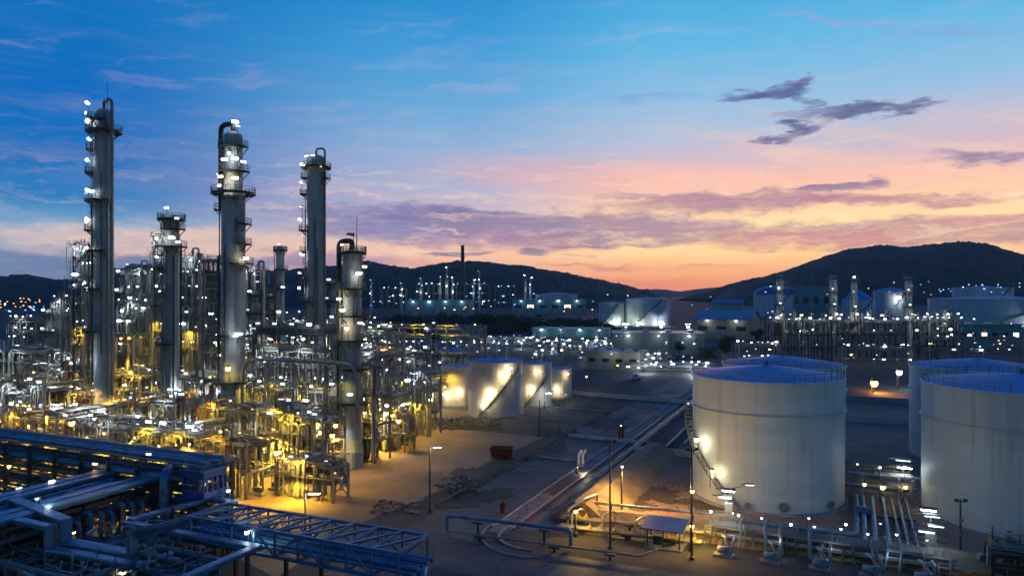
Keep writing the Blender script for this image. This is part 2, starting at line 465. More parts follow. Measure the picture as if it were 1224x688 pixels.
# below the horizon: dull ground colour so nothing glows from underneath
col = mixc(smooth(EL, -.02, 0.0, 1, 0), col, (.02, .025, .03))
SUN_AZ, SUN_EL = math.atan(218 / 850), R(1.6)
sky = nn('ShaderNodeTexSky'); sky.sky_type = 'NISHITA'; sky.sun_disc = False
sky.sun_elevation = SUN_EL; sky.sun_rotation = SUN_AZ; sky.air_density = 1.0; sky.dust_density = 1.0
bg1 = nn('ShaderNodeBackground'); NL.new(sky.outputs[0], bg1.inputs[0]); bg1.inputs[1].default_value = .0012
bg2 = nn('ShaderNodeBackground'); NL.new(col, bg2.inputs[0]); put(bg2.inputs[1], smooth(EL, .03, .2, 1.28, 1.06))
ad = nn('ShaderNodeAddShader'); NL.new(bg1.outputs[0], ad.inputs[0]); NL.new(bg2.outputs[0], ad.inputs[1])
wo = nn('ShaderNodeOutputWorld'); NL.new(ad.outputs[0], wo.inputs[0])
wd.cycles.sampling_method = 'MANUAL'; wd.cycles.sample_map_resolution = 512
sun = bpy.data.lights.new('sun', 'SUN'); sun.energy = .35; sun.angle = R(8); sun.color = (1, .5, .28)
so = link('sun', sun)
sd = Vector((math.sin(SUN_AZ) * math.cos(SUN_EL), math.cos(SUN_AZ) * math.cos(SUN_EL), math.sin(SUN_EL)))
so.rotation_euler = sd.to_track_quat('Z', 'Y').to_euler()

# ------------------------------------------------------------------ ground
def ground_mat(name, c1, c2, c3, scale, rough=.95, wet=0.0):
    m = bpy.data.materials.new(name); m.use_nodes = True; MATS[name] = m
    nt = m.node_tree; n = nt.nodes; l = nt.links; b = n['Principled BSDF']
    t = n.new('ShaderNodeTexCoord')
    a = n.new('ShaderNodeTexNoise'); a.inputs['Scale'].default_value = scale; a.inputs['Detail'].default_value = 9; a.inputs['Roughness'].default_value = .65
    d = n.new('ShaderNodeTexNoise'); d.inputs['Scale'].default_value = scale * 9; d.inputs['Detail'].default_value = 6; d.inputs['Roughness'].default_value = .7
    l.new(t.outputs['Object'], a.inputs['Vector']); l.new(t.outputs['Object'], d.inputs['Vector'])
    r = n.new('ShaderNodeValToRGB'); r.color_ramp.elements[0].position = .36; r.color_ramp.elements[1].position = .66
    r.color_ramp.elements[0].color = (*c1, 1); r.color_ramp.elements[1].color = (*c2, 1)
    l.new(a.outputs['Fac'], r.inputs['Fac'])
    mr = n.new('ShaderNodeMapRange'); mr.inputs[1].default_value = .5; mr.inputs[2].default_value = .75; mr.inputs[4].default_value = .7
    l.new(d.outputs['Fac'], mr.inputs[0])
    mx = n.new('ShaderNodeMix'); mx.data_type = 'RGBA'; l.new(mr.outputs[0], mx.inputs['Factor']); l.new(r.outputs[0], mx.inputs['A']); mx.inputs['B'].default_value = (*c3, 1)
    l.new(mx.outputs['Result'], b.inputs['Base Color'])
    b.inputs['Roughness'].default_value = rough
    if wet:
        rr = n.new('ShaderNodeMapRange'); rr.inputs[1].default_value = .4; rr.inputs[2].default_value = .6; rr.inputs[3].default_value = rough - wet; rr.inputs[4].default_value = rough
        l.new(a.outputs['Fac'], rr.inputs[0]); l.new(rr.outputs[0], b.inputs['Roughness'])
    if 'asphalt' in name or 'concrete' in name:
        vo = n.new('ShaderNodeTexVoronoi'); vo.feature = 'DISTANCE_TO_EDGE'; vo.inputs['Scale'].default_value = .22
        wv = n.new('ShaderNodeVectorMath'); wv.operation = 'MULTIPLY_ADD'; wv.inputs[1].default_value = (1.6, 1.6, 0); l.new(d.outputs['Color'], wv.inputs[0]); l.new(t.outputs['Object'], wv.inputs[2]); l.new(wv.outputs[0], vo.inputs['Vector'])
        cm = n.new('ShaderNodeMapRange'); cm.inputs[1].default_value = .006; cm.inputs[2].default_value = .03; cm.inputs[3].default_value = .75; cm.inputs[4].default_value = 0; l.new(vo.outputs['Distance'], cm.inputs[0])
        m2 = n.new('ShaderNodeMix'); m2.data_type = 'RGBA'; l.new(cm.outputs[0], m2.inputs['Factor']); l.new(mx.outputs['Result'], m2.inputs['A']); m2.inputs['B'].default_value = (.018, .017, .015, 1); l.new(m2.outputs['Result'], b.inputs['Base Color'])
    bp = n.new('ShaderNodeBump'); bp.inputs['Strength'].default_value = .5; bp.inputs['Distance'].default_value = .12
    l.new(d.outputs['Fac'], bp.inputs['Height']); l.new(bp.outputs[0], b.inputs['Normal'])
    return m
ground_mat('earth_dark', (.035, .035, .032), (.075, .07, .06), (.05, .045, .035), .05)
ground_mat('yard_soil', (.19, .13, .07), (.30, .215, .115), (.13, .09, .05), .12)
ground_mat('asphalt', (.048, .048, .05), (.085, .083, .082), (.035, .035, .036), .15, .85, .25)
ground_mat('asphalt_worn', (.055, .05, .046), (.10, .09, .08), (.035, .032, .03), .12, .88, .32)
ground_mat('path_concrete', (.13, .12, .12), (.21, .195, .195), (.09, .085, .085), .3, .9)
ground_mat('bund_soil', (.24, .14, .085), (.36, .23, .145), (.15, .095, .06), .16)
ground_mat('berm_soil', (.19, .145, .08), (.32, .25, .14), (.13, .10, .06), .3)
ground_mat('grass_green', (.05, .07, .02), (.10, .12, .035), (.03, .045, .012), .6)
ground_mat('wheel_track', (.12, .09, .05), (.2, .15, .08), (.09, .065, .035), .5)
ground_mat('earth_brown', (.06, .046, .032), (.115, .088, .058), (.045, .035, .025), .18)
ground_mat('hill_forest', (.02, .028, .018), (.05, .056, .034), (.014, .018, .013), .018)

def upoly(uv): return [S(u, v) for u, v in uv]
b = MB(); b.sheet([(-7000, -400), (7000, -400), (7000, 9000), (-7000, 9000)], 0); struct('ground', b, 'earth_dark')
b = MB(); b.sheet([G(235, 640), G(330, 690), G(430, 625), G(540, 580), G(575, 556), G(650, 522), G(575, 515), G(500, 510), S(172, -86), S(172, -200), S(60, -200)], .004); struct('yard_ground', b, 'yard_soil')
def strip(name, v0, v1, u0, u1, z, m):
    b = MB(); b.sheet(upoly([(u0, v0), (u0, v1), (u1, v1), (u1, v0)]), z); return struct(name, b, m)
strip('service_road', -52.5, -42.2, 64, 330, .008, 'asphalt_worn')
strip('footpath', -42.0, -39.4, 86, 300, .012, 'path_concrete')
strip('side_road', -38.2, -35.4, 88, 300, .012, 'asphalt_worn')
# cross road in front, running across the picture
strip('cross_road', -70, 40, 72, 82, .012, 'asphalt')
b = MB()
for v0, v1 in ((-42.2, -42.0), (-39.4, -39.15)):
    p = upoly([(88, v0), (88, v1), (300, v1), (300, v0)]); b.prism(p, 0, .13)
struct('kerb', b, 'pale_concrete')
b = MB(); p = upoly([(88, -39.15), (88, -38.85), (180, -38.85), (180, -39.15)]); b.prism(p, 0, .16); struct('red_kerb', b, 'red_paint')
# bend where the road meets the cross road
cc = G(640, 640); b = MB()
for r0, r1, z in ((4.6, 5.0, .16), (6.9, 7.2, .14)):
    n = 28; a0, a1 = R(120), R(265)
    A = [(cc.x + r0 * math.cos(a0 + (a1 - a0) * i / n), cc.y + 1.1 * r0 * math.sin(a0 + (a1 - a0) * i / n)) for i in range(n + 1)]
    B = [(cc.x + r1 * math.cos(a0 + (a1 - a0) * i / n), cc.y + 1.1 * r1 * math.sin(a0 + (a1 - a0) * i / n)) for i in range(n + 1)]
    for i in range(n): b.prism([A[i], A[i + 1], B[i + 1], B[i]], 0, z)
struct('curved_kerb', b, 'concrete')
# bund floors round the two rows of tanks, the dikes that hold them
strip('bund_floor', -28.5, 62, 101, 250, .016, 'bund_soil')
b = MB()
def dike(b, path, wt, wb, h):
    for (a, c) in zip(path[:-1], path[1:]):
        a, c = Vector(a), Vector(c); d = (c - a).normalized(); nrm = Vector((-d.y, d.x))
        n = max(2, int((c - a).length / 1.5)); rows = []
        for i in range(n + 1):
            p = a.lerp(c, i / n); k = rnd.uniform(-.14, .14); hh = h + rnd.uniform(-.12, .12)
            rows.append([(*(p + nrm * (wb / 2 + k)), -.05), (*(p + nrm * (wb / 4 + wt / 4 + k)), hh * .55), (*(p + nrm * wt / 2), hh), (*(p - nrm * wt / 2), hh), (*(p - nrm * (wb / 4 + wt / 4 - k)), hh * .5), (*(p - nrm * (wb / 2 - k)), -.05)])
        vs = [q for r_ in rows for q in r_]; fs = []
        for i in range(n):
            for k in range(5): fs.append((i * 6 + k, i * 6 + k + 1, (i + 1) * 6 + k + 1, (i + 1) * 6 + k))
        fs += [list(range(6)), list(range(n * 6, n * 6 + 6))[::-1]]
        b.add(vs, fs, False)
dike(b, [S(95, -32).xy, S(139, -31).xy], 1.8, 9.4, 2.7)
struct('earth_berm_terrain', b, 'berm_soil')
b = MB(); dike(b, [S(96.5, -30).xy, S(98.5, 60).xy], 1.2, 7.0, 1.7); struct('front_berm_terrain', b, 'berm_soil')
def blot(name, px, py, rx, ry, m, z, seed):
    q = random.Random(seed); g = G(px, py); n = 40; poly = []
    k = [q.uniform(.35, 1.3) for _ in range(n)]
    for i in range(n):
        a = 2 * math.pi * i / n; r = (k[i] + k[(i + 1) % n] + k[i - 1]) / 3; p = S(ry * r * math.sin(a), rx * r * math.cos(a)); poly.append((g.x + p.x, g.y + p.y))
    b = MB(); b.sheet(poly, z); return struct(name, b, m)
for i, (px, py, rx, ry, m) in enumerate(((655, 536, 4, 9, 'earth_brown'), (620, 572, 3, 6, 'asphalt'), (700, 512, 9, 8, 'asphalt'), (690, 498, 6, 5, 'earth_brown'), (730, 505, 5, 12, 'earth_dark'), (665, 508, 5, 6, 'earth_brown'), (765, 492, 6, 14, 'asphalt'), (560, 566, 4, 6, 'earth_brown'), (590, 590, 4, 5, 'earth_dark'), (670, 578, 2.6, 10, 'earth_brown'), (720, 482, 10, 10, 'earth_brown'), (640, 545, 5, 3, 'earth_dark'), (540, 600, 5, 4, 'earth_dark'))):
    blot('ground_patch', px, py, rx, ry, m, .016 + .004 * i, i)
for px, py, rx, ry, i in ((780, 590, 5, 6, 0), (760, 605, 4, 3, 1), (845, 602, 6, 3, 2)): blot('ground_patch', px, py, rx, ry, 'earth_brown', .02 + .004 * i, 40 + i)
# patches of grass lit by the lamps
def patch(px0, px1, py0, py1, n, m, name):
    b = MB(); rr = random.Random(int(px0 * 7 + py0))
    for _ in range(n):
        g = G(rr.uniform(px0, px1), rr.uniform(py0, py1)); a = rr.uniform(0, 6.28); h = rr.uniform(.06, .3) * rr.random() ** .5; w = rr.uniform(.1, .3)
        dx, dy = math.cos(a) * w, math.sin(a) * w; lx, ly = rr.uniform(-.25, .25), rr.uniform(-.25, .25)
        b.add([(g.x - dx, g.y - dy, 0), (g.x + dx, g.y + dy, 0), (g.x + dx * .4 + lx, g.y + dy * .4 + ly, h), (g.x - dx * .4 + lx, g.y - dy * .4 + ly, h)], [(0, 1, 2, 3)])
    o = b.build(name, m); o['kind'] = 'stuff'
patch(505, 600, 499, 514, 1700, 'grass_green', 'grass')
patch(640, 720, 478, 492, 500, 'grass_green', 'grass')
patch(760, 870, 575, 612, 500, 'grass_green', 'grass')
patch(640, 690, 512, 522, 250, 'grass_green', 'grass')

# ------------------------------------------------------------------ hills
from mathutils import noise as mn
def hill(name, ridge, d0, depth, m='hill_forest', step=5.0, bump=4.2, rows=30):
    pts = [((px - 612) * d0 / F, H + (HOR - py) * d0 / F) for px, py in ridge]
    x0, x1 = pts[0][0], pts[-1][0]; n = int((x1 - x0) / step)
    def prof(x):
        for (a, ha), (c, hc) in zip(pts[:-1], pts[1:]):
            if a <= x <= c:
                t = (x - a) / (c - a); t = t * t * (3 - 2 * t) * .5 + t * .5; return ha + (hc - ha) * t
        return 0
    vs = []; fs = []
    for j in range(rows):
        t = j / (rows - 1) * 2 - 1
        y = d0 + t * depth; k = max(0, 1 - abs(t) ** 1.6)
        for i in range(n + 1):
            x = x0 + (x1 - x0) * i / n; h = max(0, prof(x)) * k
            xx = x * y / d0 if t < 0 else x
            nz = mn.noise(Vector((xx * .045, y * .045, 1.7))) * 1.0 + mn.noise(Vector((xx * .11, y * .11, 4.1))) * 1.1 + mn.noise(Vector((xx * .008, y * .008, 8.3))) * 2.2
            vs.append((xx, y, h + (nz * bump if h > 4 else 0) - 2))
    for j in range(rows - 1):
        for i in range(n):
            a = j * (n + 1) + i; fs.append((a, a + 1, a + n + 2, a + n + 1))
    b = MB(); b.add(vs, fs, False); return struct(name, b, m)
hill('hills', [(-260, 345), (-120, 332), (0, 329), (25, 328), (55, 334), (85, 334), (120, 322), (180, 316), (255, 325), (330, 323), (400, 318), (440, 310), (465, 315), (490, 320), (515, 316), (545, 313), (580, 312), (620, 316), (660, 323), (700, 331), (740, 338), (768, 345), (790, 353)], 2100, 620)
hill('forested_hill', [(852, 357), (864, 349), (878, 341), (900, 334), (930, 326), (960, 318), (1000, 304), (1020, 297), (1060, 292), (1100, 294), (1150, 289), (1180, 291), (1224, 303), (1300, 315), (1450, 348)], 2500, 700)
hill('mountains', [(690, 349), (745, 347), (790, 345), (812, 348), (835, 345), (862, 343), (900, 341), (1000, 347)], 7200, 900, step=25, bump=5, rows=12)

# ------------------------------------------------------------------ air
hz = MB(); hz.box((0, 4150, 164), (16600, 9300, 332))
hm = bpy.data.materials.new('haze'); hm.use_nodes = True; hn = hm.node_tree; hn.nodes.clear()
ho = hn.nodes.new('ShaderNodeOutputMaterial'); hv = hn.nodes.new('ShaderNodeVolumePrincipled')
hv.inputs['Color'].default_value = (.8, .82, .9, 1); hv.inputs['Density'].default_value = 4e-5; hv.inputs['Anisotropy'].default_value = .3
hn.links.new(hv.outputs[0], ho.inputs['Volume']); MATS['haze'] = hm
ha = hz.build('haze', 'haze'); ha['kind'] = 'stuff'
# ------------------------------------------------------------------ storage tanks
def tank_paint(name, col, dirt):
    m = bpy.data.materials.new(name); m.use_nodes = True; MATS[name] = m
    nt = m.node_tree; n = nt.nodes; l = nt.links; b = n['Principled BSDF']; b.inputs['Roughness'].default_value = .5
    t = n.new('ShaderNodeTexCoord'); sp = n.new('ShaderNodeSeparateXYZ'); l.new(t.outputs['Object'], sp.inputs[0])
    mp = n.new('ShaderNodeMapping'); mp.inputs['Scale'].default_value = (.9, .9, .05); l.new(t.outputs['Object'], mp.inputs[0])
    a = n.new('ShaderNodeTexNoise'); a.inputs['Scale'].default_value = 1.0; a.inputs['Detail'].default_value = 7; l.new(mp.outputs[0], a.inputs['Vector'])
    g = n.new('ShaderNodeTexNoise'); g.inputs['Scale'].default_value = .16; g.inputs['Detail'].default_value = 5; l.new(t.outputs['Object'], g.inputs['Vector'])
    r = n.new('ShaderNodeMapRange'); r.inputs[1].default_value = .5; r.inputs[2].default_value = .78; r.inputs[4].default_value = dirt; l.new(a.outputs['Fac'], r.inputs[0])
    r3 = n.new('ShaderNodeMapRange'); r3.inputs[1].default_value = .4; r3.inputs[2].default_value = .7; r3.inputs[4].default_value = .16; l.new(g.outputs['Fac'], r3.inputs[0])
    # horizontal plate courses, 2.3 m high
    an = n.new('ShaderNodeMath'); an.operation = 'ARCTAN2'; l.new(sp.outputs[1], an.inputs[0]); l.new(sp.outputs[0], an.inputs[1])
    am = n.new('ShaderNodeMath'); am.operation = 'MULTIPLY'; am.inputs[1].default_value = 11.5; l.new(an.outputs[0], am.inputs[0])
    cx = n.new('ShaderNodeCombineXYZ'); l.new(am.outputs[0], cx.inputs[0]); l.new(sp.outputs[2], cx.inputs[1])
    bk = n.new('ShaderNodeTexBrick'); bk.inputs['Scale'].default_value = 1; bk.inputs['Brick Width'].default_value = 7.2; bk.inputs['Row Height'].default_value = 2.35; bk.inputs['Mortar Size'].default_value = .035; bk.inputs['Mortar Smooth'].default_value = .3
    bk.inputs['Color1'].default_value = (0, 0, 0, 1); bk.inputs['Color2'].default_value = (.09, .09, .09, 1); bk.inputs['Mortar'].default_value = (.2, .2, .2, 1)
    l.new(cx.outputs[0], bk.inputs['Vector'])
    sm = n.new('ShaderNodeSeparateColor'); l.new(bk.outputs['Color'], sm.inputs[0])
    s1 = n.new('ShaderNodeMath'); s1.operation = 'ADD'; l.new(r.outputs[0], s1.inputs[0]); l.new(sm.outputs[0], s1.inputs[1])
    s2 = n.new('ShaderNodeMath'); s2.operation = 'ADD'; s2.use_clamp = True; l.new(s1.outputs[0], s2.inputs[0]); l.new(r3.outputs[0], s2.inputs[1])
    mx = n.new('ShaderNodeMix'); mx.data_type = 'RGBA'; l.new(s2.outputs[0], mx.inputs['Factor']); mx.inputs['A'].default_value = (*col, 1); mx.inputs['B'].default_value = (.22, .19, .15, 1)
    l.new(mx.outputs['Result'], b.inputs['Base Color'])
    bp = n.new('ShaderNodeBump'); bp.inputs['Strength'].default_value = .25; bp.inputs['Distance'].default_value = .04; l.new(s2.outputs[0], bp.inputs['Height']); l.new(bp.outputs[0], b.inputs['Normal'])
tank_paint('tank_white', (.58, .66, .62), .35)
tank_paint('tank_cream', (.66, .60, .48), .4)

rm = MATS['tank_roof_sky_blue']; n_ = rm.node_tree.nodes; l_ = rm.node_tree.links; b_ = n_['Principled BSDF']; src = b_.inputs['Base Color'].links[0].from_socket
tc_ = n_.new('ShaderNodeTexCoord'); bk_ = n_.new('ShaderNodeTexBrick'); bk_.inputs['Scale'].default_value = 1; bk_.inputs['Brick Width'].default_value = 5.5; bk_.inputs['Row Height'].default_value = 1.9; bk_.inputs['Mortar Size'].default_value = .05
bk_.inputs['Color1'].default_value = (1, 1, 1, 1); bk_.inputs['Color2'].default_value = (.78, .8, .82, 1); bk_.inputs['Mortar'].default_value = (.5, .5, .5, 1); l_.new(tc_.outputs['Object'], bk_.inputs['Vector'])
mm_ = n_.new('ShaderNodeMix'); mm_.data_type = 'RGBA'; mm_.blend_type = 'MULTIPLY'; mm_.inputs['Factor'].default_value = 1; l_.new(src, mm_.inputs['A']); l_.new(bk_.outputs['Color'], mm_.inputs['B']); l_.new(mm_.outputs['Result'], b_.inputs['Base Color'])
def tank(label, loc, Rr, h, roof=1.6, seam=.735, posts=44, paint='tank_white', stair=None, lamps=(), rail=True, name='storage_tank', group='storage tanks', seg=96):
    t = thing(name, label, 'storage tank', loc, 0, group)
    b = MB(); b.lathe([(Rr, .25), (Rr, h)], seg); b.build('shell', paint, t)
    b = MB(); b.lathe([(Rr + .05, .27), (Rr + .5, .27), (Rr + .7, -.02)], seg); b.build('foundation_ring', 'concrete', t)
    b = MB(); b.lathe([(Rr + .02, h * seam), (Rr + .28, h * seam + .02), (Rr + .28, h * seam + .2), (Rr + .02, h * seam + .22)], seg); b.build('wind_girder', paint, t)
    b = MB(); b.lathe([(Rr + .01, h - .25), (Rr + .2, h - .25), (Rr + .2, h + .02), (Rr - .05, h + .04)], seg); b.build('top_rim', paint, t)
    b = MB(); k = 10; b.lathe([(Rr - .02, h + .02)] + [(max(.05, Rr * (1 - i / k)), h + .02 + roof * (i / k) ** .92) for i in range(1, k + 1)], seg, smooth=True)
    rf = b.build('roof', 'tank_roof_sky_blue', t)
    b = MB(); b.lathe([(.35, h + roof - .1), (.35, h + roof + .55), (.5, h + roof + .55), (.05, h + roof + .75)], 12); b.build('roof_vent', 'galvanised_steel', rf)
    if Rr > 10:
        for a, z, r_ in ((R(262), 1.3, .55), (R(300), 1.2, .5), (R(238), 1.0, .35)):
            ca, sa = math.cos(a), math.sin(a); b = MB(); b.tube([(Rr * ca * .99, Rr * sa * .99, z), ((Rr + .35) * ca, (Rr + .35) * sa, z)], r_, 16); b.tube([((Rr + .35) * ca, (Rr + .35) * sa, z), ((Rr + .45) * ca, (Rr + .45) * sa, z)], r_ + .14, 16); b.build('manway', 'pipe_dull', t)
    if rail:
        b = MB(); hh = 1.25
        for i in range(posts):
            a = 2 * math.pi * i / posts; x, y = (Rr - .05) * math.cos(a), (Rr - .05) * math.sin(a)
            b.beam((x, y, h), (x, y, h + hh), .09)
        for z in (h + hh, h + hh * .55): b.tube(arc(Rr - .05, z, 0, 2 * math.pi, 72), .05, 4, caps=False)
        b.build('guard_rail', 'rail_sunset_tint', t)
    if stair:
        a0, a1, z0, z1 = stair
        n = max(10, int(abs(a1 - a0) * Rr / .55)); b = MB(); hr = MB()
        pr = None
        for i in range(n + 1):
            a = a0 + (a1 - a0) * i / n; z = z0 + (z1 - z0) * i / n
            ci, si = math.cos(a), math.sin(a)
            p, q = Vector(((Rr + .3) * ci, (Rr + .3) * si, z)), Vector(((Rr + 1.25) * ci, (Rr + 1.25) * si, z))
            b.beam(p, q, .35, .07)
            if i % 2 == 0: hr.beam(q, q + Vector((0, 0, 1.15)), .08)
            if pr:
                b.beam(pr[0], p, .08, .32); b.beam(pr[1], q, .08, .32)
                for zz in (1.15, .6): hr.beam(pr[1] + Vector((0, 0, zz)), q + Vector((0, 0, zz)), .08)
            pr = (p, q)
        st = b.build('stairway', 'galvanised_steel', t); hr.build('handrail', 'galvanised_steel', st)
    for (a, z, mcol, pw) in lamps:
        ci, si = math.cos(a), math.sin(a)
        o = lamp(t, ((Rr + 1.35) * ci, (Rr + 1.35) * si, z), mcol, 'globe', a - R(90), 1.25)
        light(o, (0, 0, -.5), WARM if mcol == 'warm' else (WHITE if mcol == 'white' else SODIUM), pw, .3)
    return t
T1 = tank('big white cone-roofed tank beside the yellow-lit dike, two lamps on its stair', (40.6, 113.6, 0), 11.4, 19.0, stair=(R(232), R(160), .4, 14), lamps=((R(214), 5.4, 'warm', 300), (R(198), 9.4, 'warm', 200)))
T4 = tank('biggest white tank, cut off by the edge of the view on the right', (72.7, 101.5, 0), 12.4, 19.0, stair=(R(20), R(120), .4, 18))
T2 = tank('white tank almost hidden behind the big cone-roofed tank, only its rail and one edge showing', (54.4, 143, 0), 11.6, 17.9, stair=(R(20), R(120), .4, 17.5))
T3 = tank('white tank half hidden behind the tank at the edge of the view', (90.6, 138.5, 0), 11.6, 17.8, stair=(R(20), R(120), .4, 17))
def at(px, py, dd=0):
    g = G(px, py); g.y += dd; return g
g = at(592, 498)
small = 'small storage tanks beside the yard'
tank('cream tank with a zigzag of stair lamps, largest of the small tank cluster', Vector(((592 - 612) * 190 / F, 190, 0)), 7.2, 14.0, .9, .74, 26, 'tank_cream', (R(242), R(318), .5, 12.5), ((R(250), 3.6, 'warm', 420), (R(262), 6.6, 'warm', 700), (R(288), 11.0, 'warm', 420), (R(298), 12.8, 'warm', 260)), group=small, seg=64)
tank('small cream tank with a blue roof just left of the stair-lamp tank', Vector(((545 - 612) * 205 / F, 205, 0)), 4.2, 11.0, .7, .8, 18, 'tank_cream', None, ((R(238), 3.6, 'warm', 350), (R(285), 4.4, 'warm', 450)), group=small, seg=48)
tank('small grey-white tank standing leftmost of the cluster by the steel frame', Vector(((519 - 612) * 212 / F, 212, 0)), 3.4, 8.6, .5, .8, 14, 'tank_white', None, ((R(250), 3.5, 'warm', 450),), group=small, seg=48)
tank('small cream tank with its stair running up behind the stair-lamp tank', Vector(((640 - 612) * 204 / F, 204, 0)), 4.6, 12.0, .6, .8, 18, 'tank_cream', (R(236), R(310), .4, 9), ((R(252), 5.4, 'warm', 520), (R(274), 10.6, 'warm', 320)), group=small, seg=48)
tank('small plain cream tank farthest right in the small cluster, without a stair', Vector(((667 - 612) * 222 / F, 222, 0)), 4.2, 8.6, .6, .8, 16, 'tank_cream', None, ((R(300), 7.5, 'warm', 150), (R(262), 3.0, 'warm', 300)), group=small, seg=48)
# ------------------------------------------------------------------ process columns
def column(label, loc, r, h, plats, seed, head=.6, paint='column_cladding', pipe=None, ladder_a=R(250), lamps=(), skirt=3.0, taper=None, lights=(), name='process_column', mast=0, group='tall process columns'):
    """plats: (z, start angle, end angle, reach); lamps: (angle, reach, z, colour, fitting, size)"""
    q = random.Random(seed)
    t = thing(name, label, 'process column', loc, ROT, group)
    prof = [(r + .25, 0), (r + .25, skirt)]
    b = MB(); b.lathe([(r + .25, 0), (r + .25, skirt), (r, skirt + .4)], 28)
    if taper:
        z1, r1 = taper
        b.lathe([(r, skirt + .4), (r, z1), (r1, z1 + 1.5), (r1, h)], 28); rt = r1
    else:
        b.lathe([(r, skirt + .4), (r, h)], 28); rt = r
    b.lathe([(rt, h), (rt * .93, h + rt * head * .45), (rt * .65, h + rt * head * .85), (rt * .02, h + rt * head)], 28, smooth=True)
    z = skirt + 2
    while z < h - 1:
        rr = taper[1] if taper and z > taper[0] + 1.5 else r
        b.lathe([(rr + .005, z), (rr + .07, z + .01), (rr + .07, z + .16), (rr + .005, z + .17)], 28)
        z += q.uniform(2.2, 4.2)
    b.build('shell', paint, t)
    for (z, a0, a1, w) in plats:
        rr = taper[1] if taper and z > taper[0] + 1.5 else r
        full = a1 - a0 > 6.2
        d = MB(); n = max(4, int((a1 - a0) * 4.5))
        d.lathe([(rr + .06, z), (rr + w, z), (rr + w, z - .16), (rr + .06, z - .16)], n, a0=a0, a1=None if full else a1)
        d.lathe([(rr + w, z + .15), (rr + w + .04, z + .15), (rr + w + .04, z - .3), (rr + w, z - .3)], n, a0=a0, a1=None if full else a1)
        k = max(2, int((a1 - a0) * 1.3))
        for i in range(k + 1):
            a = a0 + (a1 - a0) * i / k; ca, sa = math.cos(a), math.sin(a)
            d.beam((rr * ca, rr * sa, z - 1.5), ((rr + w * .92) * ca, (rr + w * .92) * sa, z - .22), .14)
        p = d.build('platform', 'dark_steel', t)
        hr = MB(); pts = arc(rr + w - .05, z, a0, a1, n)
        if not full: pts = [((rr + .2) * math.cos(a0), (rr + .2) * math.sin(a0), z)] + pts + [((rr + .2) * math.cos(a1), (rr + .2) * math.sin(a1), z)]
        rail_mb(hr, pts, 1.15, 1.3, .075); hr.build('handrail', 'galvanised_steel', p)
    # caged ladders between the platforms
    zs = [1.0] + sorted(p[0] for p in plats)
    for i, (a, c) in enumerate(zip(zs[:-1], zs[1:])):
        if c - a < 2: continue
        la = ladder_a + (.22 if i % 2 else -.22); b = MB()
        rr = taper[1] if taper and a > taper[0] else r
        ca, sa = math.cos(la), math.sin(la); tx, ty = -sa, ca
        R0 = rr + .45
        for sgn in (-1, 1): b.beam((R0 * ca + tx * .27 * sgn, R0 * sa + ty * .27 * sgn, a), (R0 * ca + tx * .27 * sgn, R0 * sa + ty * .27 * sgn, c + 1), .08)
        z = a + .5
        while z < c: b.beam((R0 * ca - tx * .27, R0 * sa - ty * .27, z), (R0 * ca + tx * .27, R0 * sa + ty * .27, z), .05); z += .6
        z = a + 2.4
        while z < c + .8:
            b.tube([(R0 * ca + tx * .38 * math.cos(w) + ca * .75 * math.sin(w), R0 * sa + ty * .38 * math.cos(w) + sa * .75 * math.sin(w), z) for w in (0, .6, 1.2, 1.9, 2.5, 3.14)], .035, 4, caps=False); z += 1.1
        b.build('ladder', 'galvanised_steel', t)
    if pipe:        # overhead line leaving the top head, arching over and running down the side
        for (a, pr, off, zb, mm) in pipe:
            ca, sa = math.cos(a), math.sin(a); b = MB(); top = h + rt * head + 1.6
            far = r + off
            b.tube([(0, 0, h + rt * head * .9), (0, 0, top), (far * ca, far * sa, top), (far * ca, far * sa, zb)], pr, 10, bend=min(1.6, far * .5))
            z = zb + 4
            while z < top - 4:
                b.beam((rt * ca, rt * sa, z), (far * ca, far * sa, z), .16); b.lathe([(pr + .01, z - .1), (pr + .09, z - .1), (pr + .09, z + .1), (pr + .01, z + .1)], 10, c=(far * ca, far * sa, 0)); z += 6.5
            b.build('overhead_pipe', mm, t)
    for i in range(6 if h > 35 else 3):
        a = q.uniform(R(190), R(350)); ca, sa = math.cos(a), math.sin(a); z0 = q.uniform(h * .15, h * .3); z1 = q.uniform(h * .5, h * .85); rr = r + .5
        b = MB(); b.tube([(rt * .8 * ca, rt * .8 * sa, z1), (rr * ca, rr * sa, z1), (rr * ca, rr * sa, z0)], q.choice((.08, .12, .18)), 6, bend=.3); b.build('side_pipe', q.choice(('pipe_dull', 'galvanised_steel', 'dark_steel')), t)
    if mast:
        b = MB(); b.beam((rt * .6, 0, h), (rt * .6, 0, h + mast), .14); b.beam((rt * .6, 0, h + mast), (rt * .6, 0, h + mast + 3), .06); b.build('lightning_rod', 'dark_steel', t)
    for (a, w, z, m, k, s) in lamps:
        lamp(t, (w * math.cos(a), w * math.sin(a), z), m, k, a + R(90), s * .85)
    for (a, w, z, c, pw) in lights:
        light(t, (w * math.cos(a), w * math.sin(a), z), c, pw, .5)
    return t
def cpos(px, d): return Vector(((px - 612) * d / F, d, 0))
# in the turned frame of a column the camera sees angles round 240..330 degrees; 180 is picture left, 0 picture right
L, Rr_, FR = R(185), R(5), R(262)
TAU = 2 * math.pi
def pl(z, mid, half, w=1.3): return (z, mid - half, mid + half, w)
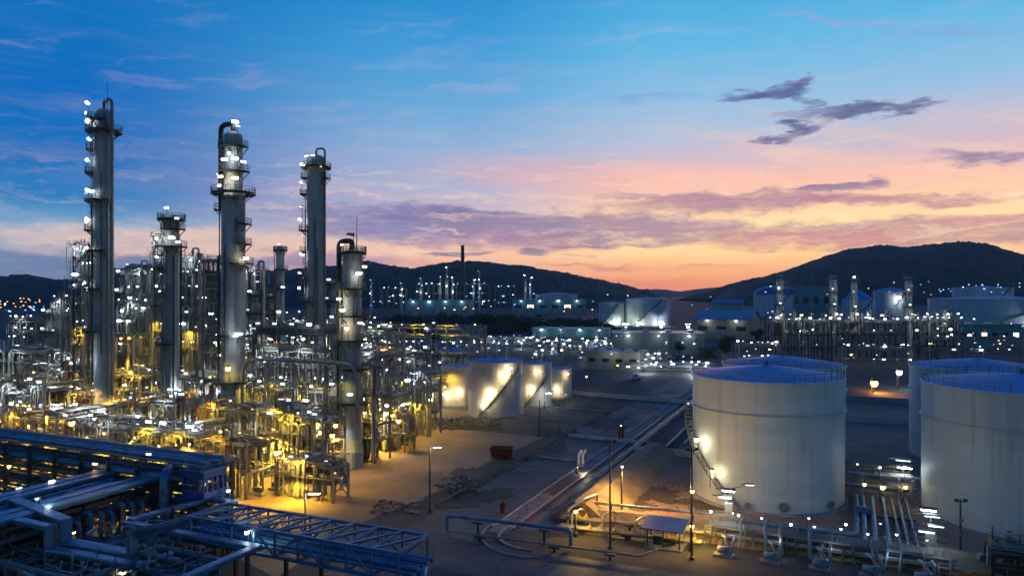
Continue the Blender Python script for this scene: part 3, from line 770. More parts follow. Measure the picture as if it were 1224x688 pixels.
# tallest column, far left
zz = lambda py, d: H + (HOR - py) * d / F
d = 143
column('tallest grey column, leftmost of the tall ones, with a thin rod on top and lit platforms down its left side', cpos(124, d), 1.8, zz(138, d), [
    (zz(157, d), 0, TAU, 1.5), (zz(145, d), R(150), R(330), 1.2), pl(zz(179, d), R(205), .7), pl(zz(207, d), R(215), .8, 1.5), pl(zz(240, d), R(240), 1.7, 1.6), pl(zz(275, d), R(210), .8, 1.6), pl(zz(300, d), R(235), 1.6, 1.8), pl(zz(345, d), R(230), 1.5, 1.8), pl(zz(395, d), R(235), 1.2, 1.8)], 1, .7,
    pipe=((R(-8), .36, 1.15, 8, 'pipe_dull'),), lamps=[
    (R(215), 3.0, zz(124, d), 'white', 'strip', 1.5), (R(235), 3.1, zz(137, d), 'white', 'strip', 1.4), (R(250), 2.9, zz(147, d), 'white', 'strip', 1.5), (R(210), 3.0, zz(146, d), 'white', 'globe', 1.2),
    (R(215), 2.7, zz(167, d), 'white', 'strip', 1.3), (R(210), 3.1, zz(192, d), 'white', 'strip', 1.4), (R(240), 2.9, zz(193, d), 'warm', 'strip', 1.3),
    (R(205), 3.2, zz(226, d), 'white', 'strip', 1.5), (R(255), 3.0, zz(229, d), 'white', 'strip', 1.5), (R(280), 3.0, zz(231, d), 'white', 'strip', 1.2),
    (R(215), 3.0, zz(262, d), 'white', 'strip', 1.5), (R(235), 3.0, zz(266, d), 'warm', 'strip', 1.3), (R(250), 3.1, zz(297, d), 'white', 'strip', 1.3), (R(215), 3.3, zz(296, d), 'white', 'strip', 1.2), (R(230), 3.3, zz(338, d), 'white', 'strip', 1.3), (R(210), 3.3, zz(345, d), 'white', 'globe', 1.3), (R(228), 3.3, zz(390, d), 'white', 'strip', 1.3)],
    lights=[(R(225), 4.0, zz(146, d), WHITE, 500), (R(225), 3.4, zz(192, d), WHITE, 260), (R(250), 3.8, zz(231, d), WHITE, 380), (R(225), 3.6, zz(266, d), WHITE, 260), (R(240), 4, zz(300, d), WHITE, 350), (R(240), 5, zz(430, d), WHITE, 500), (R(270), 6, 14, YARD, 3240)], mast=3.5)
d = 140
column('second tall column with a wide dark crown platform and a thick pipe arching over its left side', cpos(279, d), 2.25, zz(163, d), [
    (zz(176, d), R(150), R(390), 1.1), pl(zz(206, d), R(320), 1.0, 1.6), (zz(231, d), 0, TAU, 1.9), pl(zz(250, d), L, .5, 1.4), pl(zz(268, d), R(0), .6, 1.2), pl(zz(292, d), R(0), .6, 1.2), pl(zz(315, d), R(350), .8, 1.6), pl(zz(400, d), R(330), 1.0, 1.8), pl(zz(455, d), R(280), 1.6, 1.8)], 2, .5,
    pipe=((L, .5, .75, zz(250, d), 'dark_steel'),), taper=(zz(240, d), 1.75), ladder_a=R(340), lamps=[
    (R(330), 1.2, zz(147, d), 'white', 'strip', 1.5), (R(345), 1.6, zz(152, d), 'white', 'strip', 1.2), (R(300), 2.9, zz(186, d), 'warm', 'globe', 1), (R(285), 3.2, zz(194, d), 'white', 'strip', 1.5), (R(320), 3.5, zz(193, d), 'white', 'strip', 1.4), (R(345), 3.7, zz(196, d), 'white', 'strip', 1.3),
    (R(270), 3.3, zz(214, d), 'warm', 'strip', 1.4), (R(320), 3.8, zz(216, d), 'white', 'strip', 1.3), (L, 3.6, zz(207, d), 'white', 'strip', 1.3), (R(262), 3.2, zz(224, d), 'white', 'strip', 1.1), (R(355), 3.6, zz(309, d), 'warm', 'strip', 1.3), (R(330), 3.7, zz(398, d), 'white', 'strip', 1.6), (R(300), 3.7, zz(438, d), 'yellow', 'globe', 1.8), (R(285), 3.6, zz(540, d), 'white', 'strip', 1.3)],
    lights=[(R(300), 4.2, zz(190, d), WHITE, 420), (R(285), 4.2, zz(216, d), WARM, 420), (R(340), 4.2, zz(312, d), WARM, 200), (R(320), 4.8, zz(400, d), WHITE, 500), (R(300), 4.5, zz(440, d), SODIUM, 700), (R(280), 5, zz(500, d), SODIUM, 900)])
d = 186
column('third tall column standing farther back, with a lit cap ring and small balconies on its left side', cpos(378, d), 2.4, zz(192, d), [
    (zz(200, d), 0, TAU, 1.4), pl(zz(212, d), L, .6, 1.5), pl(zz(232, d), R(195), .7, 1.7), pl(zz(275, d), R(195), .8, 2.0), pl(zz(300, d), L, .6, 1.7), pl(zz(330, d), R(200), .9, 2.0), pl(zz(360, d), R(220), 1.2, 2.0), pl(zz(214, d), R(0), .4, 1.4)], 3, .6,
    pipe=((R(0), .26, .4, 20, 'pipe_dull'),), lamps=[
    (R(250), 2.8, zz(188, d), 'white', 'strip', 1.8), (R(290), 2.8, zz(188, d), 'white', 'strip', 1.6), (R(210), 3.7, zz(197, d), 'warm', 'strip', 1.7), (R(250), 3.6, zz(200, d), 'warm', 'strip', 1.4), (R(330), 3.4, zz(200, d), 'warm', 'globe', 1.4), (R(205), 3.9, zz(218, d), 'white', 'strip', 1.6), (L, 4.6, zz(246, d), 'white', 'strip', 1.6), (R(200), 4.3, zz(262, d), 'white', 'strip', 1.7), (R(225), 3.8, zz(263, d), 'white', 'strip', 1.4), (L, 4.0, zz(281, d), 'white', 'strip', 1.3), (R(195), 4.1, zz(303, d), 'white', 'strip', 1.5), (R(240), 3.6, zz(305, d), 'warm', 'strip', 1.6), (R(205), 4.3, zz(326, d), 'white', 'strip', 1.7), (R(215), 4.3, zz(344, d), 'white', 'strip', 1.7), (R(225), 4.3, zz(372, d), 'white', 'strip', 1.5)],
    lights=[(R(230), 4.5, zz(196, d), WHITE, 300), (R(210), 4.6, zz(264, d), WHITE, 350), (R(215), 4.8, zz(305, d), WHITE, 350), (R(215), 5, zz(345, d), WHITE, 500)])
d = 131
column('shorter stout column with a bent pipe over its shoulder, by the yellow-lit yard edge', cpos(421, d), 1.7, zz(302, d), [
    (zz(302, d), 0, TAU, .9), pl(zz(345, d), R(300), 1.2, 1.3), (zz(377, d), 0, TAU, 1.6), (zz(406, d), R(150), R(390), 1.6), pl(zz(440, d), R(330), 1.0, 1.4), pl(zz(480, d), R(300), 1.4, 1.5)], 4, .35,
    pipe=((L, .5, 1.1, zz(500, d), 'dark_steel'),), ladder_a=R(345), lamps=[
    (R(240), 2.0, zz(293, d), 'warm', 'strip', 1.1), (R(330), 3.0, zz(327, d), 'white', 'strip', 1.2), (R(350), 3.2, zz(319, d), 'warm', 'strip', 1.2), (R(262), 3.3, zz(357, d), 'white', 'strip', 1.1), (R(275), 3.3, zz(370, d), 'warm', 'strip', 1.2), (R(290), 3.4, zz(391, d), 'yellow', 'globe', 1.4), (R(330), 3.6, zz(385, d), 'white', 'strip', 1.1), (R(300), 3.4, zz(468, d), 'white', 'strip', 1.2), (R(250), 3.5, zz(505, d), 'yellow', 'globe', 1.4)],
    lights=[(R(255), 4.0, zz(358, d), WARM, 420), (R(270), 4.2, zz(388, d), WARM, 420), (R(330), 4, zz(330, d), WARM, 160), (R(270), 4.6, zz(450, d), SODIUM, 600), (R(280), 5, zz(515, d), SODIUM, 900)], mast=3.5)
d = 147
column('slim pale column standing between the tallest and the second tall column, platforms bunched at its top', cpos(205, d), 1.5, zz(262, d), [
    (zz(262, d), 0, TAU, 1.2), pl(zz(274, d), R(330), 1.0, 1.3), pl(zz(295, d), R(320), 1.4, 1.5), pl(zz(320, d), R(220), 1.2, 1.5), pl(zz(350, d), R(220), 1.2, 1.5), pl(zz(410, d), R(260), 1.2, 1.5)], 5, .7,
    lamps=[(R(270), 1.2, zz(249, d), 'white', 'strip', 1.1), (R(340), 2.8, zz(262, d), 'white', 'strip', 1.0), (R(320), 2.8, zz(285, d), 'warm', 'strip', 1.3), (R(345), 2.9, zz(290, d), 'white', 'strip', 1.2), (R(220), 2.8, zz(285, d), 'white', 'strip', 1.2), (R(220), 2.8, zz(307, d), 'white', 'strip', 1.2), (R(225), 2.8, zz(342, d), 'white', 'strip', 1.1), (R(265), 2.6, zz(470, d), 'white', 'strip', 1.3)],
    lights=[(R(270), 3.5, zz(288, d), WHITE, 300), (R(250), 3.5, zz(470, d), WHITE, 420), (R(300), 5, 9, SODIUM, 700)])
d = 205
column('thin short column rising between the second and the third tall column', cpos(335, d), 1.15, zz(297, d), [(zz(299, d), 0, TAU, .8), pl(zz(322, d), R(330), 1.0, 1.1), pl(zz(345, d), R(330), 1.0, 1.1)], 6, .7,
    lamps=[(R(300), 1.8, zz(292, d), 'warm', 'globe', 1.1), (R(330), 2.2, zz(343, d), 'white', 'strip', 1.2), (R(300), 2.2, zz(372, d), 'white', 'strip', 1.2)], group='shorter columns among the plant')
for px, d, r, top, lab in ((151, 175, 1.3, 326, 'plain grey column under the portal frame, just right of the tallest column'), (160, 182, 1.0, 318, 'narrow grey column behind the portal frame, right of the tallest column'), (305, 160, .8, 350, 'narrow dark column just right of the second tall column'), (325, 215, .7, 352, 'far narrow column in the gap left of the third tall column'), (398, 168, .7, 336, 'narrow column squeezed between the third tall column and the stout column'), (60, 190, 1.0, 372, 'low pale column at the left edge of the plant'), (513, 215, .8, 394, 'twin-topped short column behind the small cream tanks'), (520, 218, .7, 400, 'shorter neighbour of the twin-topped column behind the small cream tanks')):
    column(lab, cpos(px, d), r, zz(top, d), [(zz(top + 3, d), 0, TAU, .9), pl(zz(top + 24, d), R(300), 1.2, 1.1)], int(px), .7, lamps=[(R(270), r + .9, zz(top - 2, d), 'white', 'strip', 1.1), (R(250), r + .9, zz(top + 20, d), 'white', 'strip', 1.2), (R(300), r + .9, zz(top + 42, d), 'white', 'strip', 1.1)], group='shorter columns among the plant')

st_ = [o for o in COL.objects if o.get('label', '').startswith('shorter stout column')][0]
b = MB(); hh_ = zz(302, 131); b.beam((.3, 0, hh_), (.3, 0, hh_ + 3.4), .09); b.build('windsock_pole', 'dark_steel', st_)
b = MB(); b.tube([(.3, 0, hh_ + 3.3), (-.9, .1, hh_ + 3.5), (-1.3, .1, hh_ + 3.45)], [.34, .26, .16], 10); b.build('windsock', 'orange_paint', st_)
# ------------------------------------------------------------------ steel frames, racks, vessels
def frame(label, loc, sx, sy, nx, ny, levels, seed, decks=None, pipes=12, drums=0, lamps=(), rails=True, post=.34, steel='galvanised_steel', brace=.35, cat='pipe structure', name='steel_frame', group='steel pipe structures of the plant', lm=('white', 'white', 'warm'), rz=ROT, pmats=('pipe_cladding', 'pipe_dull', 'pipe_dull', 'galvanised_steel')):
    """multi-storey steel frame; local x across (v), local y into the site (u); origin at the near left corner"""
    q = random.Random(seed)
    t = thing(name, label, cat, loc, rz, group)
    xs = [sx * i / nx for i in range(nx + 1)]; ys = [sy * i / ny for i in range(ny + 1)]
    b = MB(); top = levels[-1]
    for x in xs:
        for y in ys: b.beam((x, y, 0), (x, y, top + (1.0 if q.random() < .3 else 0)), post)
    zs = [0] + list(levels)
    for z in levels:
        for y in ys: b.beam((0, y, z), (sx, y, z), post * .7, post)
        for x in xs: b.beam((x, 0, z - .02), (x, sy, z - .02), post * .68, post * .98)
        for i in range(nx * 2): b.beam((sx * (i + .5) / (nx * 2), 0, z + .02), (sx * (i + .5) / (nx * 2), sy, z + .02), .14, .2)
    for z0, z1 in zip(zs[:-1], zs[1:]):
        for i in range(nx):
            if q.random() < brace:
                y = q.choice(ys); b.beam((xs[i], y, z0), (xs[i + 1], y, z1), .16)
                if q.random() < .6: b.beam((xs[i + 1], y, z0), (xs[i], y, z1), .16)
    for z in levels:      # secondary steel: trays, hangers, stub rails
        for _ in range(7):
            x = q.uniform(0, sx); y = q.uniform(-.4, sy); L_ = q.uniform(1.5, sx * .5)
            b.beam((x, y, z + q.uniform(-.9, 1.6)), (min(sx + .8, x + L_), y, z + q.uniform(-.9, 1.6)) if q.random() < .15 else (min(sx + .8, x + L_), y + .01, z + .7 + q.uniform(-.02, .02)), q.choice((.07, .1, .16)))
        for _ in range(6):
            x = q.uniform(0, sx); y = q.uniform(-.3, sy); b.beam((x, y, z - q.uniform(.4, 2)), (x, y, z + q.uniform(.8, 2.6)), q.choice((.07, .1, .14)))
        b.beam((-.3, -.55, z + .75), (sx + .3, -.55, z + .75), .5, .09)
    b.build('frame', steel, t)
    tb = MB()
    for _ in range(int(len(levels) * 9)):
        x = q.uniform(-.3, sx + .3); y = q.choice((-.6, -.5, -.3, q.uniform(0, sy))); z = q.choice(levels); z0_ = max(.1, z - q.uniform(1.5, 5)); x2 = x + q.uniform(-3, 3); r_ = q.choice((.045, .06, .08))
        tb.tube([(x, y, z0_), (x, y, z + q.uniform(.2, 1.4)), (x2, y, z + 1.0), (x2, y + .3, z + 1.9)] if q.random() < .5 else [(x, y, z + .4), (x2, y, z + .4), (x2, y, z0_)], r_, 5)
    tb.build('instrument_tubing', 'pipe_cladding', t)['kind'] = 'stuff'
    for k, z in enumerate(levels):
        if decks is None and q.random() < .3: continue
        x0, x1 = (0, sx) if q.random() < .6 else (sx * q.uniform(0, .3), sx * q.uniform(.7, 1))
        b = MB(); b.box(((x0 + x1) / 2, sy / 2, z + .24), (x1 - x0 - .1, sy - .1, .07)); dk = b.build('deck', 'grating', t)
        if rails:
            b = MB(); rail_mb(b, [(x0 + .1, .1, z + .28), (x1 - .1, .1, z + .28), (x1 - .1, sy - .1, z + .28), (x0 + .1, sy - .1, z + .28)], 1.1, 1.9, .075, True); b.build('handrail', q.choice(('galvanised_steel', 'safety_yellow', 'galvanised_steel')), dk)
    for i in range(pipes):
        r = q.choice((.09, .12, .16, .2, .26, .34)); m = q.choice(pmats)
        z = q.choice(levels) + .32 + r + q.choice((0, 0, .6)); k = q.random(); b = MB()
        if k < .4:
            y = q.uniform(-.5, sy); x0, x1 = q.uniform(-1, sx * .4), q.uniform(sx * .6, sx + 1)
            pts = [(x0, y, q.uniform(.4, max(.6, z - 1.5))), (x0, y, z), (x1, y, z)]
            if q.random() < .6: pts.append((x1, y, q.uniform(.3, max(.5, z - 1.5))))
        elif k < .65:
            x = q.uniform(0, sx); y0, y1 = -q.uniform(.2, .8), q.uniform(sy * .6, sy)
            pts = [(x, y0, q.uniform(.3, max(.5, z - 2))), (x, y0, z), (x, y1, z)]
        elif k < .85:
            x, y = q.uniform(0, sx), q.choice((-.4, -.5, sy * .5)); zt = top + q.uniform(-2, 1.5)
            pts = [(x, y, .2), (x, y, zt), (x + q.uniform(-1.5, 1.5), y, zt), (x + q.uniform(-1.5, 1.5), y + 1.5, zt)]
        else:
            y = -.45; x = q.uniform(0, sx * .6); z2 = q.choice(levels) + 1
            pts = [(x, y, z2), (x + 1.6, y, z2), (x + 1.6, y, z2 + 1.8), (x + 3.4, y, z2 + 1.8), (x + 3.4, y, .3)]
        b.tube(pts, r, 7, bend=r * 2.6)
        if q.random() < .5:   # valve or flange set on the line
            p0, p1 = Vector(pts[1]), Vector(pts[2]); c = p0.lerp(p1, .5); dv = (p1 - p0).normalized()
            b.tube([c - dv * .3, c - dv * .25, c + dv * .25, c + dv * .3], [r * 1.8] * 4, 8); b.beam(c, c + Vector((0, 0, r + .7)), .07); b.tube([c + Vector((-.25, 0, r + .7)), c + Vector((.25, 0, r + .7))], .12, 6)
        b.build('pipe', m, t)
    for i in range(drums):
        z = q.choice(levels[:-1] if len(levels) > 1 else levels) + .35; r = q.uniform(.6, 1.0); b = MB(); y = q.uniform(r + .4, max(r + .5, sy - r)); x0 = q.uniform(.8, sx * .3); x1 = x0 + q.uniform(2.5, max(2.6, sx * .55))
        b.drum((x0, y, z + r + .3), (x1, y, z + r + .3), r, 14)
        for xx in (x0 + .3, x1 - .3): b.box((xx, y, z + .3), (.3, r * 1.5, .7))
        b.build('drum', q.choice(('pipe_cladding', 'pipe_dull', 'white_paint')), t)
    if lamps and group is None and name == 'steel_frame' and loc.y < 260 and loc.y > 100:
        for i in range(max(1, int(sx / 7))):
            light(t, (sx * (i + .5) / max(1, int(sx / 7)), -2.4, top + 1.5), COOL if loc.y > 140 else SODIUM, 3000)
            light(t, (sx * (i + .5) / max(1, int(sx / 7)), -2.4, top * .6), SODIUM if loc.y < 175 else COOL, 4500)
    for (z, cnt, m, k) in lamps:
        for i in range(cnt):
            x = sx * (i + q.uniform(.2, .8)) / cnt; y = q.choice((-.35, -.35, -.45, sy * .5))
            lamp(t, (x, y, z + q.uniform(1.5, 2.4)), m, k, q.uniform(-.5, .5), q.choice((.4, .5, .6, .7, .9, 1.2)))
    return t
def rack(label, loc, L, w, tiers, seed, n=(5, 5), bent=6.0, rz=ROT, steel='galvanised_steel', pmats=('pipe_cladding', 'pipe_dull', 'pipe_dull'), rr=(.1, .14, .18, .22, .3), lamps=(), name='pipe_rack', group='long pipe racks of the plant', post=.34, hand=False, drops=3):
    """pipe rack along local x"""
    q = random.Random(seed); t = thing(name, label, 'pipe rack', loc, rz, group)
    b = MB(); k = max(1, round(L / bent)); top = tiers[-1]
    for i in range(k + 1):
        x = L * i / k
        for y in (0, w): b.beam((x, y, 0), (x, y, top), post)
        for z in tiers: b.beam((x, -.5, z), (x, w + .5, z), post * .8, post)
        if i % 3 == 1 and i < k:
            for y in (0, w): b.beam((x, y, .2), (x + L / k, y, tiers[0]), .15)
    for z in tiers:
        for y in (0, w): b.beam((0, y, z - .45), (L, y, z - .45), post * .6, post * .8)
    b.build('frame', steel, t)
    for z, cnt in zip(tiers, n):
        ypos = [w * (i + .5) / cnt for i in range(cnt)]
        for y in ypos:
            r = min(q.choice(rr), w / cnt * .45); b = MB(); zc = z + post / 2 + r
            x0, x1 = -q.uniform(0, 1.5), L + q.uniform(0, 1.5)
            pts = [(x0, y, zc), (x1, y, zc)]
            if q.random() < .35: pts.append((x1, y, q.uniform(.5, z * .5)))
            if q.random() < .25: pts.insert(0, (x0, y, q.uniform(.5, z * .5)))
            if q.random() < .15: pts = [(0, y, zc), (L * .4, y, zc), (L * .4, y, zc + 1.2), (L * .48, y, zc + 1.2), (L * .48, y, zc), (L, y, zc)]
            b.tube(pts, r, 8, bend=r * 2.6)
            if q.random() < .5:
                c = q.uniform(.2, .8) * L; b.lathe([(r + .01, -.12), (r + .12, -.12), (r + .12, .12), (r + .01, .12)], 8) if False else b.tube([(c - .12, y, zc), (c + .12, y, zc)], r + .1, 8)
            b.build('pipe', q.choice(pmats), t)
    for i in range(drops):
        x = q.uniform(.5, L - .5); r = q.choice((.08, .12)); z = q.choice(tiers) + .3; b = MB()
        b.tube([(x, q.uniform(0, w), z), (x, -.6, z), (x, -.6, .4)], r, 6, bend=.3); b.build('drop_pipe', q.choice(pmats), t)
    if hand:
        b = MB(); b.box((L / 2, w + 1.0, top - .1), (L, .9, .07)); dk = b.build('walkway', 'grating', t)
        b = MB(); rail_mb(b, [(0, w + 1.45, top - .06), (L, w + 1.45, top - .06)], 1.1, 2.0, .07); b.build('handrail', hand if isinstance(hand, str) else 'galvanised_steel', dk)
    if group == 'long pipe racks of the plant':
        for i in range(int(L / 12)): light(t, (12 * (i + .5), -1.8, top + 1.6), COOL if i % 3 == 0 else SODIUM, 3000)
    for (z, cnt, m, kk) in lamps:
        for i in range(cnt):
            lamp(t, (L * (i + q.uniform(.25, .75)) / cnt, q.choice((-.5, -.5, w + .4)), z + q.uniform(0, .8)), m, kk, q.uniform(-.3, .3), q.choice((.4, .5, .6, .8, 1.1)))
    return t
def drum_unit(label, loc, r, L, seed, zc=None, m='pipe_cladding', rz=ROT, name='horizontal_drum', group='horizontal drums and exchangers'):
    q = random.Random(seed); t = thing(name, label, 'process drum', loc, rz, group); zc = zc or r + 1.3
    b = MB(); b.drum((0, 0, zc), (L, 0, zc), r, 18)
    for x in (.8, L - .8): b.tube([(x - .06, 0, zc), (x + .06, 0, zc)], r + .06, 18)
    b.build('vessel', m, t)
    for x in (L * .2, L * .8):
        b = MB(); b.box((x, 0, (zc - r * .6) / 2), (.45, r * 1.5, zc - r * .6)); b.build('saddle', 'concrete', t)
    b = MB(); b.tube([(L * .5, 0, zc + r * .9), (L * .5, 0, zc + r + .9), (L * .5 + 1.5, 0, zc + r + .9), (L * .5 + 1.5, -r - .4, zc + r + .9), (L * .5 + 1.5, -r - .4, .4)], .16, 8, bend=.4); b.build('pipe', 'pipe_dull', t)
    b = MB(); b.lathe([(.3, zc + r * .9), (.3, zc + r + .5), (.42, zc + r + .5), (.42, zc + r + .65), (.02, zc + r + .66)], 10, c=(L * .22, 0, 0)); b.build('manway', 'pipe_dull', t)
    return t
def vessel(label, loc, r, h, seed, m='pipe_cladding', name='vertical_vessel', group='upright vessels among the plant', lampc='white'):
    q = random.Random(seed); t = thing(name, label, 'process vessel', loc, ROT, group)
    z0 = 2.0
    b = MB(); b.lathe([(r * .12, z0 - r * .3), (r * .7, z0 - r * .15), (r, z0 + .3), (r, h), (r * .75, h + r * .35), (r * .02, h + r * .5)], 20, smooth=True); b.build('shell', m, t)
    for a in (45, 135, 225, 315):
        b = MB(); c, s = math.cos(R(a)) * r * .9, math.sin(R(a)) * r * .9; b.beam((c, s, 0), (c, s, z0 + .8), .22); b.build('leg', 'galvanised_steel', t)
    b = MB(); b.lathe([(r + .05, h * .8), (r + 1.0, h * .8), (r + 1.0, h * .8 - .12), (r + .05, h * .8 - .12)], 14, a0=R(170), a1=R(370)); p = b.build('platform', 'grating', t)
    b = MB(); rail_mb(b, arc(r + .95, h * .8, R(170), R(370), 10), 1.1, 1.3, .07); b.build('handrail', 'safety_yellow', p)
    b = MB(); b.tube([(0, 0, h + r * .4), (0, 0, h + r * .5 + .8), (r + .5, 0, h + r * .5 + .8), (r + .5, 0, .5)], .16, 8, bend=.5); b.build('pipe', 'pipe_dull', t)
    lamp(t, ((r + 1.1) * math.cos(R(255)), (r + 1.1) * math.sin(R(255)), h * .8 + 2), lampc, 'strip', .2, 1.0)
    return t
def fans(label, loc, nx, seed, z=8, rz=ROT, w=5.0, dpt=7.0, name='air_cooler', group='fin fan air coolers'):
    q = random.Random(seed); t = thing(name, label, 'air cooler', loc, rz, group)
    b = MB(); L = nx * w
    for i in range(nx + 1):
        for y in (0, dpt): b.beam((i * w, y, 0), (i * w, y, z), .3)
    for y in (0, dpt): b.beam((0, y, z), (L, y, z), .25, .35)
    b.build('frame', 'dark_steel', t)
    for i in range(nx):
        x = (i + .5) * w
        b = MB(); b.box((x, dpt / 2, z + .75), (w - .25, dpt - .1, .9)); b.build('tube_bundle', 'dark_steel', t)
        for y in (dpt * .27, dpt * .73):
            b = MB(); b.lathe([(1.5, z + 1.2), (1.35, z + 2.1), (1.3, z + 2.1), (1.42, z + 1.2)], 16, c=(x, y, 0)); rg = b.build('fan_ring', 'galvanised_steel', t)
            b = MB()
            for k in range(4): a = k * math.pi / 2 + q.random(); b.beam((x, y, z + 1.7), (x + 1.2 * math.cos(a), y + 1.2 * math.sin(a), z + 1.75), .3, .06)
            b.build('fan', 'pipe_dull', rg)
    b = MB(); rail_mb(b, [(0, -.8, z + .3), (L, -.8, z + .3)], 1.1, 1.7, .08); b.box((L / 2, -.45, z + .25), (L, .9, .08)); b.build('walkway', 'galvanised_steel', t)
    for i in range(nx): lamp(t, ((i + .3) * w, -.9, z + 2.2), 'white', 'strip', 0, 1.1)
    return t
def P(px, d): return Vector(((px - 612) * d / F, d, 0))
W3 = ('white', 'strip')
# landmark structures -------------------------------------------------------
frame('slender open stair tower of steel hugging the left side of the tallest column', P(88, 158), 5, 5, 2, 2, [zz(y, 158) for y in (470, 440, 415, 395, 372, 350, 330, 312, 297)], 11, True, 10, 0, [(zz(y, 158), 2, 'white', 'strip') for y in (352, 338, 325, 310, 372, 395)], steel='dark_steel', group=None)
frame('crowded frame tower full of lamps between the slim pale column and the second tall column', P(212, 166), 8.4, 8, 3, 2, [zz(y, 166) for y in (470, 445, 420, 398, 380, 362, 345, 328, 312)], 12, True, 34, 4, [(zz(y, 166), 3, 'white', 'strip') for y in (420, 398, 383, 365, 350, 335, 322)], brace=.6, group=None)
frame('narrow dark frame tower on the left shoulder of the slim pale column', P(184, 156), 3.6, 4, 1, 1, [zz(y, 156) for y in (440, 400, 370, 345, 325, 305, 287)], 13, True, 8, 0, [(zz(y, 156), 1, 'white', 'strip') for y in (293, 312, 338, 360)], steel='dark_steel', group=None)
t = frame('open portal frame with a thick beam, right of the tallest column, sky in its opening', P(153, 172), 8, 5, 1, 1, [zz(355, 172), zz(326, 172)], 14, None, 4, 0, [(zz(352, 172), 3, 'white', 'strip'), (zz(330, 172), 1, 'white', 'strip')], post=.9, rails=False, group=None)
frame('wide frame of lamps and drums below the portal frame', P(140, 165), 11, 8, 3, 2, [zz(y, 165) for y in (450, 425, 402, 383, 366)], 15, True, 24, 3, [(zz(y, 165), 4, 'white', 'strip') for y in (395, 380, 366, 418)] + [(zz(412, 165), 3, 'orange', 'globe')], group=None)
fans('row of dark air coolers on a high deck, between the second and third tall columns', P(306, 154), 4, 16, zz(398, 154), w=4.6)
frame('deck of dark stub pipes under the row of air coolers', P(306, 150), 17, 4, 4, 1, [zz(y, 150) for y in (470, 440, 418)], 17, True, 26, 2, [(zz(416, 150), 5, 'white', 'strip'), (zz(440, 150), 5, 'white', 'strip')], group=None)
frame('thin red and white lit frame behind the second tall column', P(296, 195), 5, 5, 1, 1, [zz(y, 195) for y in (400, 372, 350, 325)], 18, None, 6, 0, [(zz(y, 195), 1, 'white', 'strip') for y in (372, 345)], steel='red_paint', group=None)
t = frame('low flat-roofed shelter lit white inside, left of the second tall column foot', P(203, 148), 12, 9, 3, 2, [4.5, zz(452, 148)], 19, True, 8, 1, [(9, 4, 'white', 'strip'), (12, 3, 'white', 'strip')], steel='dark_steel', cat='shelter', name='pipe_shelter', rails=False, group=None)
b = MB(); b.box((6, 4.5, zz(452, 148) + .55), (13.2, 10.2, .5)); b.build('roof', 'grey_sheet', t)
light(t, (4, -1, 11.5), WHITE, 700); light(t, (9, 1, 11.5), WHITE, 700)
frame('long amber-lit frame of horizontal rails at the left edge of the plant', P(-40, 188), 27, 8, 6, 2, [zz(y, 188) for y in (470, 448, 432, 418)], 20, True, 26, 2, [(zz(410, 188), 5, 'white', 'strip'), (zz(450, 188), 3, 'yellow', 'globe')], brace=.5, steel='galvanised_steel', group=None)
# tall curved line over the lower plant
t = thing('pipe_bridge', 'big grey pipe arching level between the second tall column and the stout column', 'pipe', P(290, 138), ROT)
b = MB(); b.tube([(0, 0, 6), (0, 0, zz(428, 138)), (27, 0, zz(428, 138)), (27, 0, 8)], .36, 12, bend=3.5); b.build('pipe', 'pipe_dull', t)
for x in (6, 13, 20):
    b = MB(); b.beam((x, -.8, 0), (x, -.2, zz(428, 138) - .6), .3); b.beam((x, .8, 0), (x, .2, zz(428, 138) - .6), .3); b.build('leg', 'galvanised_steel', t)

# the body of the plant: a grid of structures with their own look ----------------
MAIN = ((122, 'the tallest column'), (205, 'the slim pale column'), (279, 'the second tall column'), (375, 'the third tall column'), (421, 'the stout column'))
ROWS = ((84, 8, 'front row'), (96, 10.5, 'second row'), (109, 13, 'third row'), (124, 15, 'fourth row'), (141, 16.5, 'fifth row'), (160, 17.5, 'sixth row'), (182, 19.5, 'seventh row'), (208, 21.5, 'back row'))
VS = (-92, -105.5, -118, -130.5, -143, -155.5, -168, -182, -196)
def side_of(px):
    if px < 45: return 'at the left edge of the view'
    best = min(MAIN, key=lambda m: abs(m[0] - px)); dx = px - best[0]
    if abs(dx) < 14: return 'in line with ' + best[1]
    return ('just left of ' if -40 < dx < 0 else 'well left of ' if dx < 0 else 'just right of ' if dx < 40 else 'well right of ') + best[1]
KINDS = ('frame', 'frame', 'vessels', 'frame', 'drums', 'frame', 'frame', 'drums', 'frame', 'vessels', 'frame', 'frame')
COLS = [S(*toS(cpos(px, d))) for px, d in ((122, 143), (279, 140), (375, 186), (421, 131), (205, 147), (335, 205))]
gi = 0
NUM = ('no', 'one', 'two', 'three', 'four', 'five', 'six')
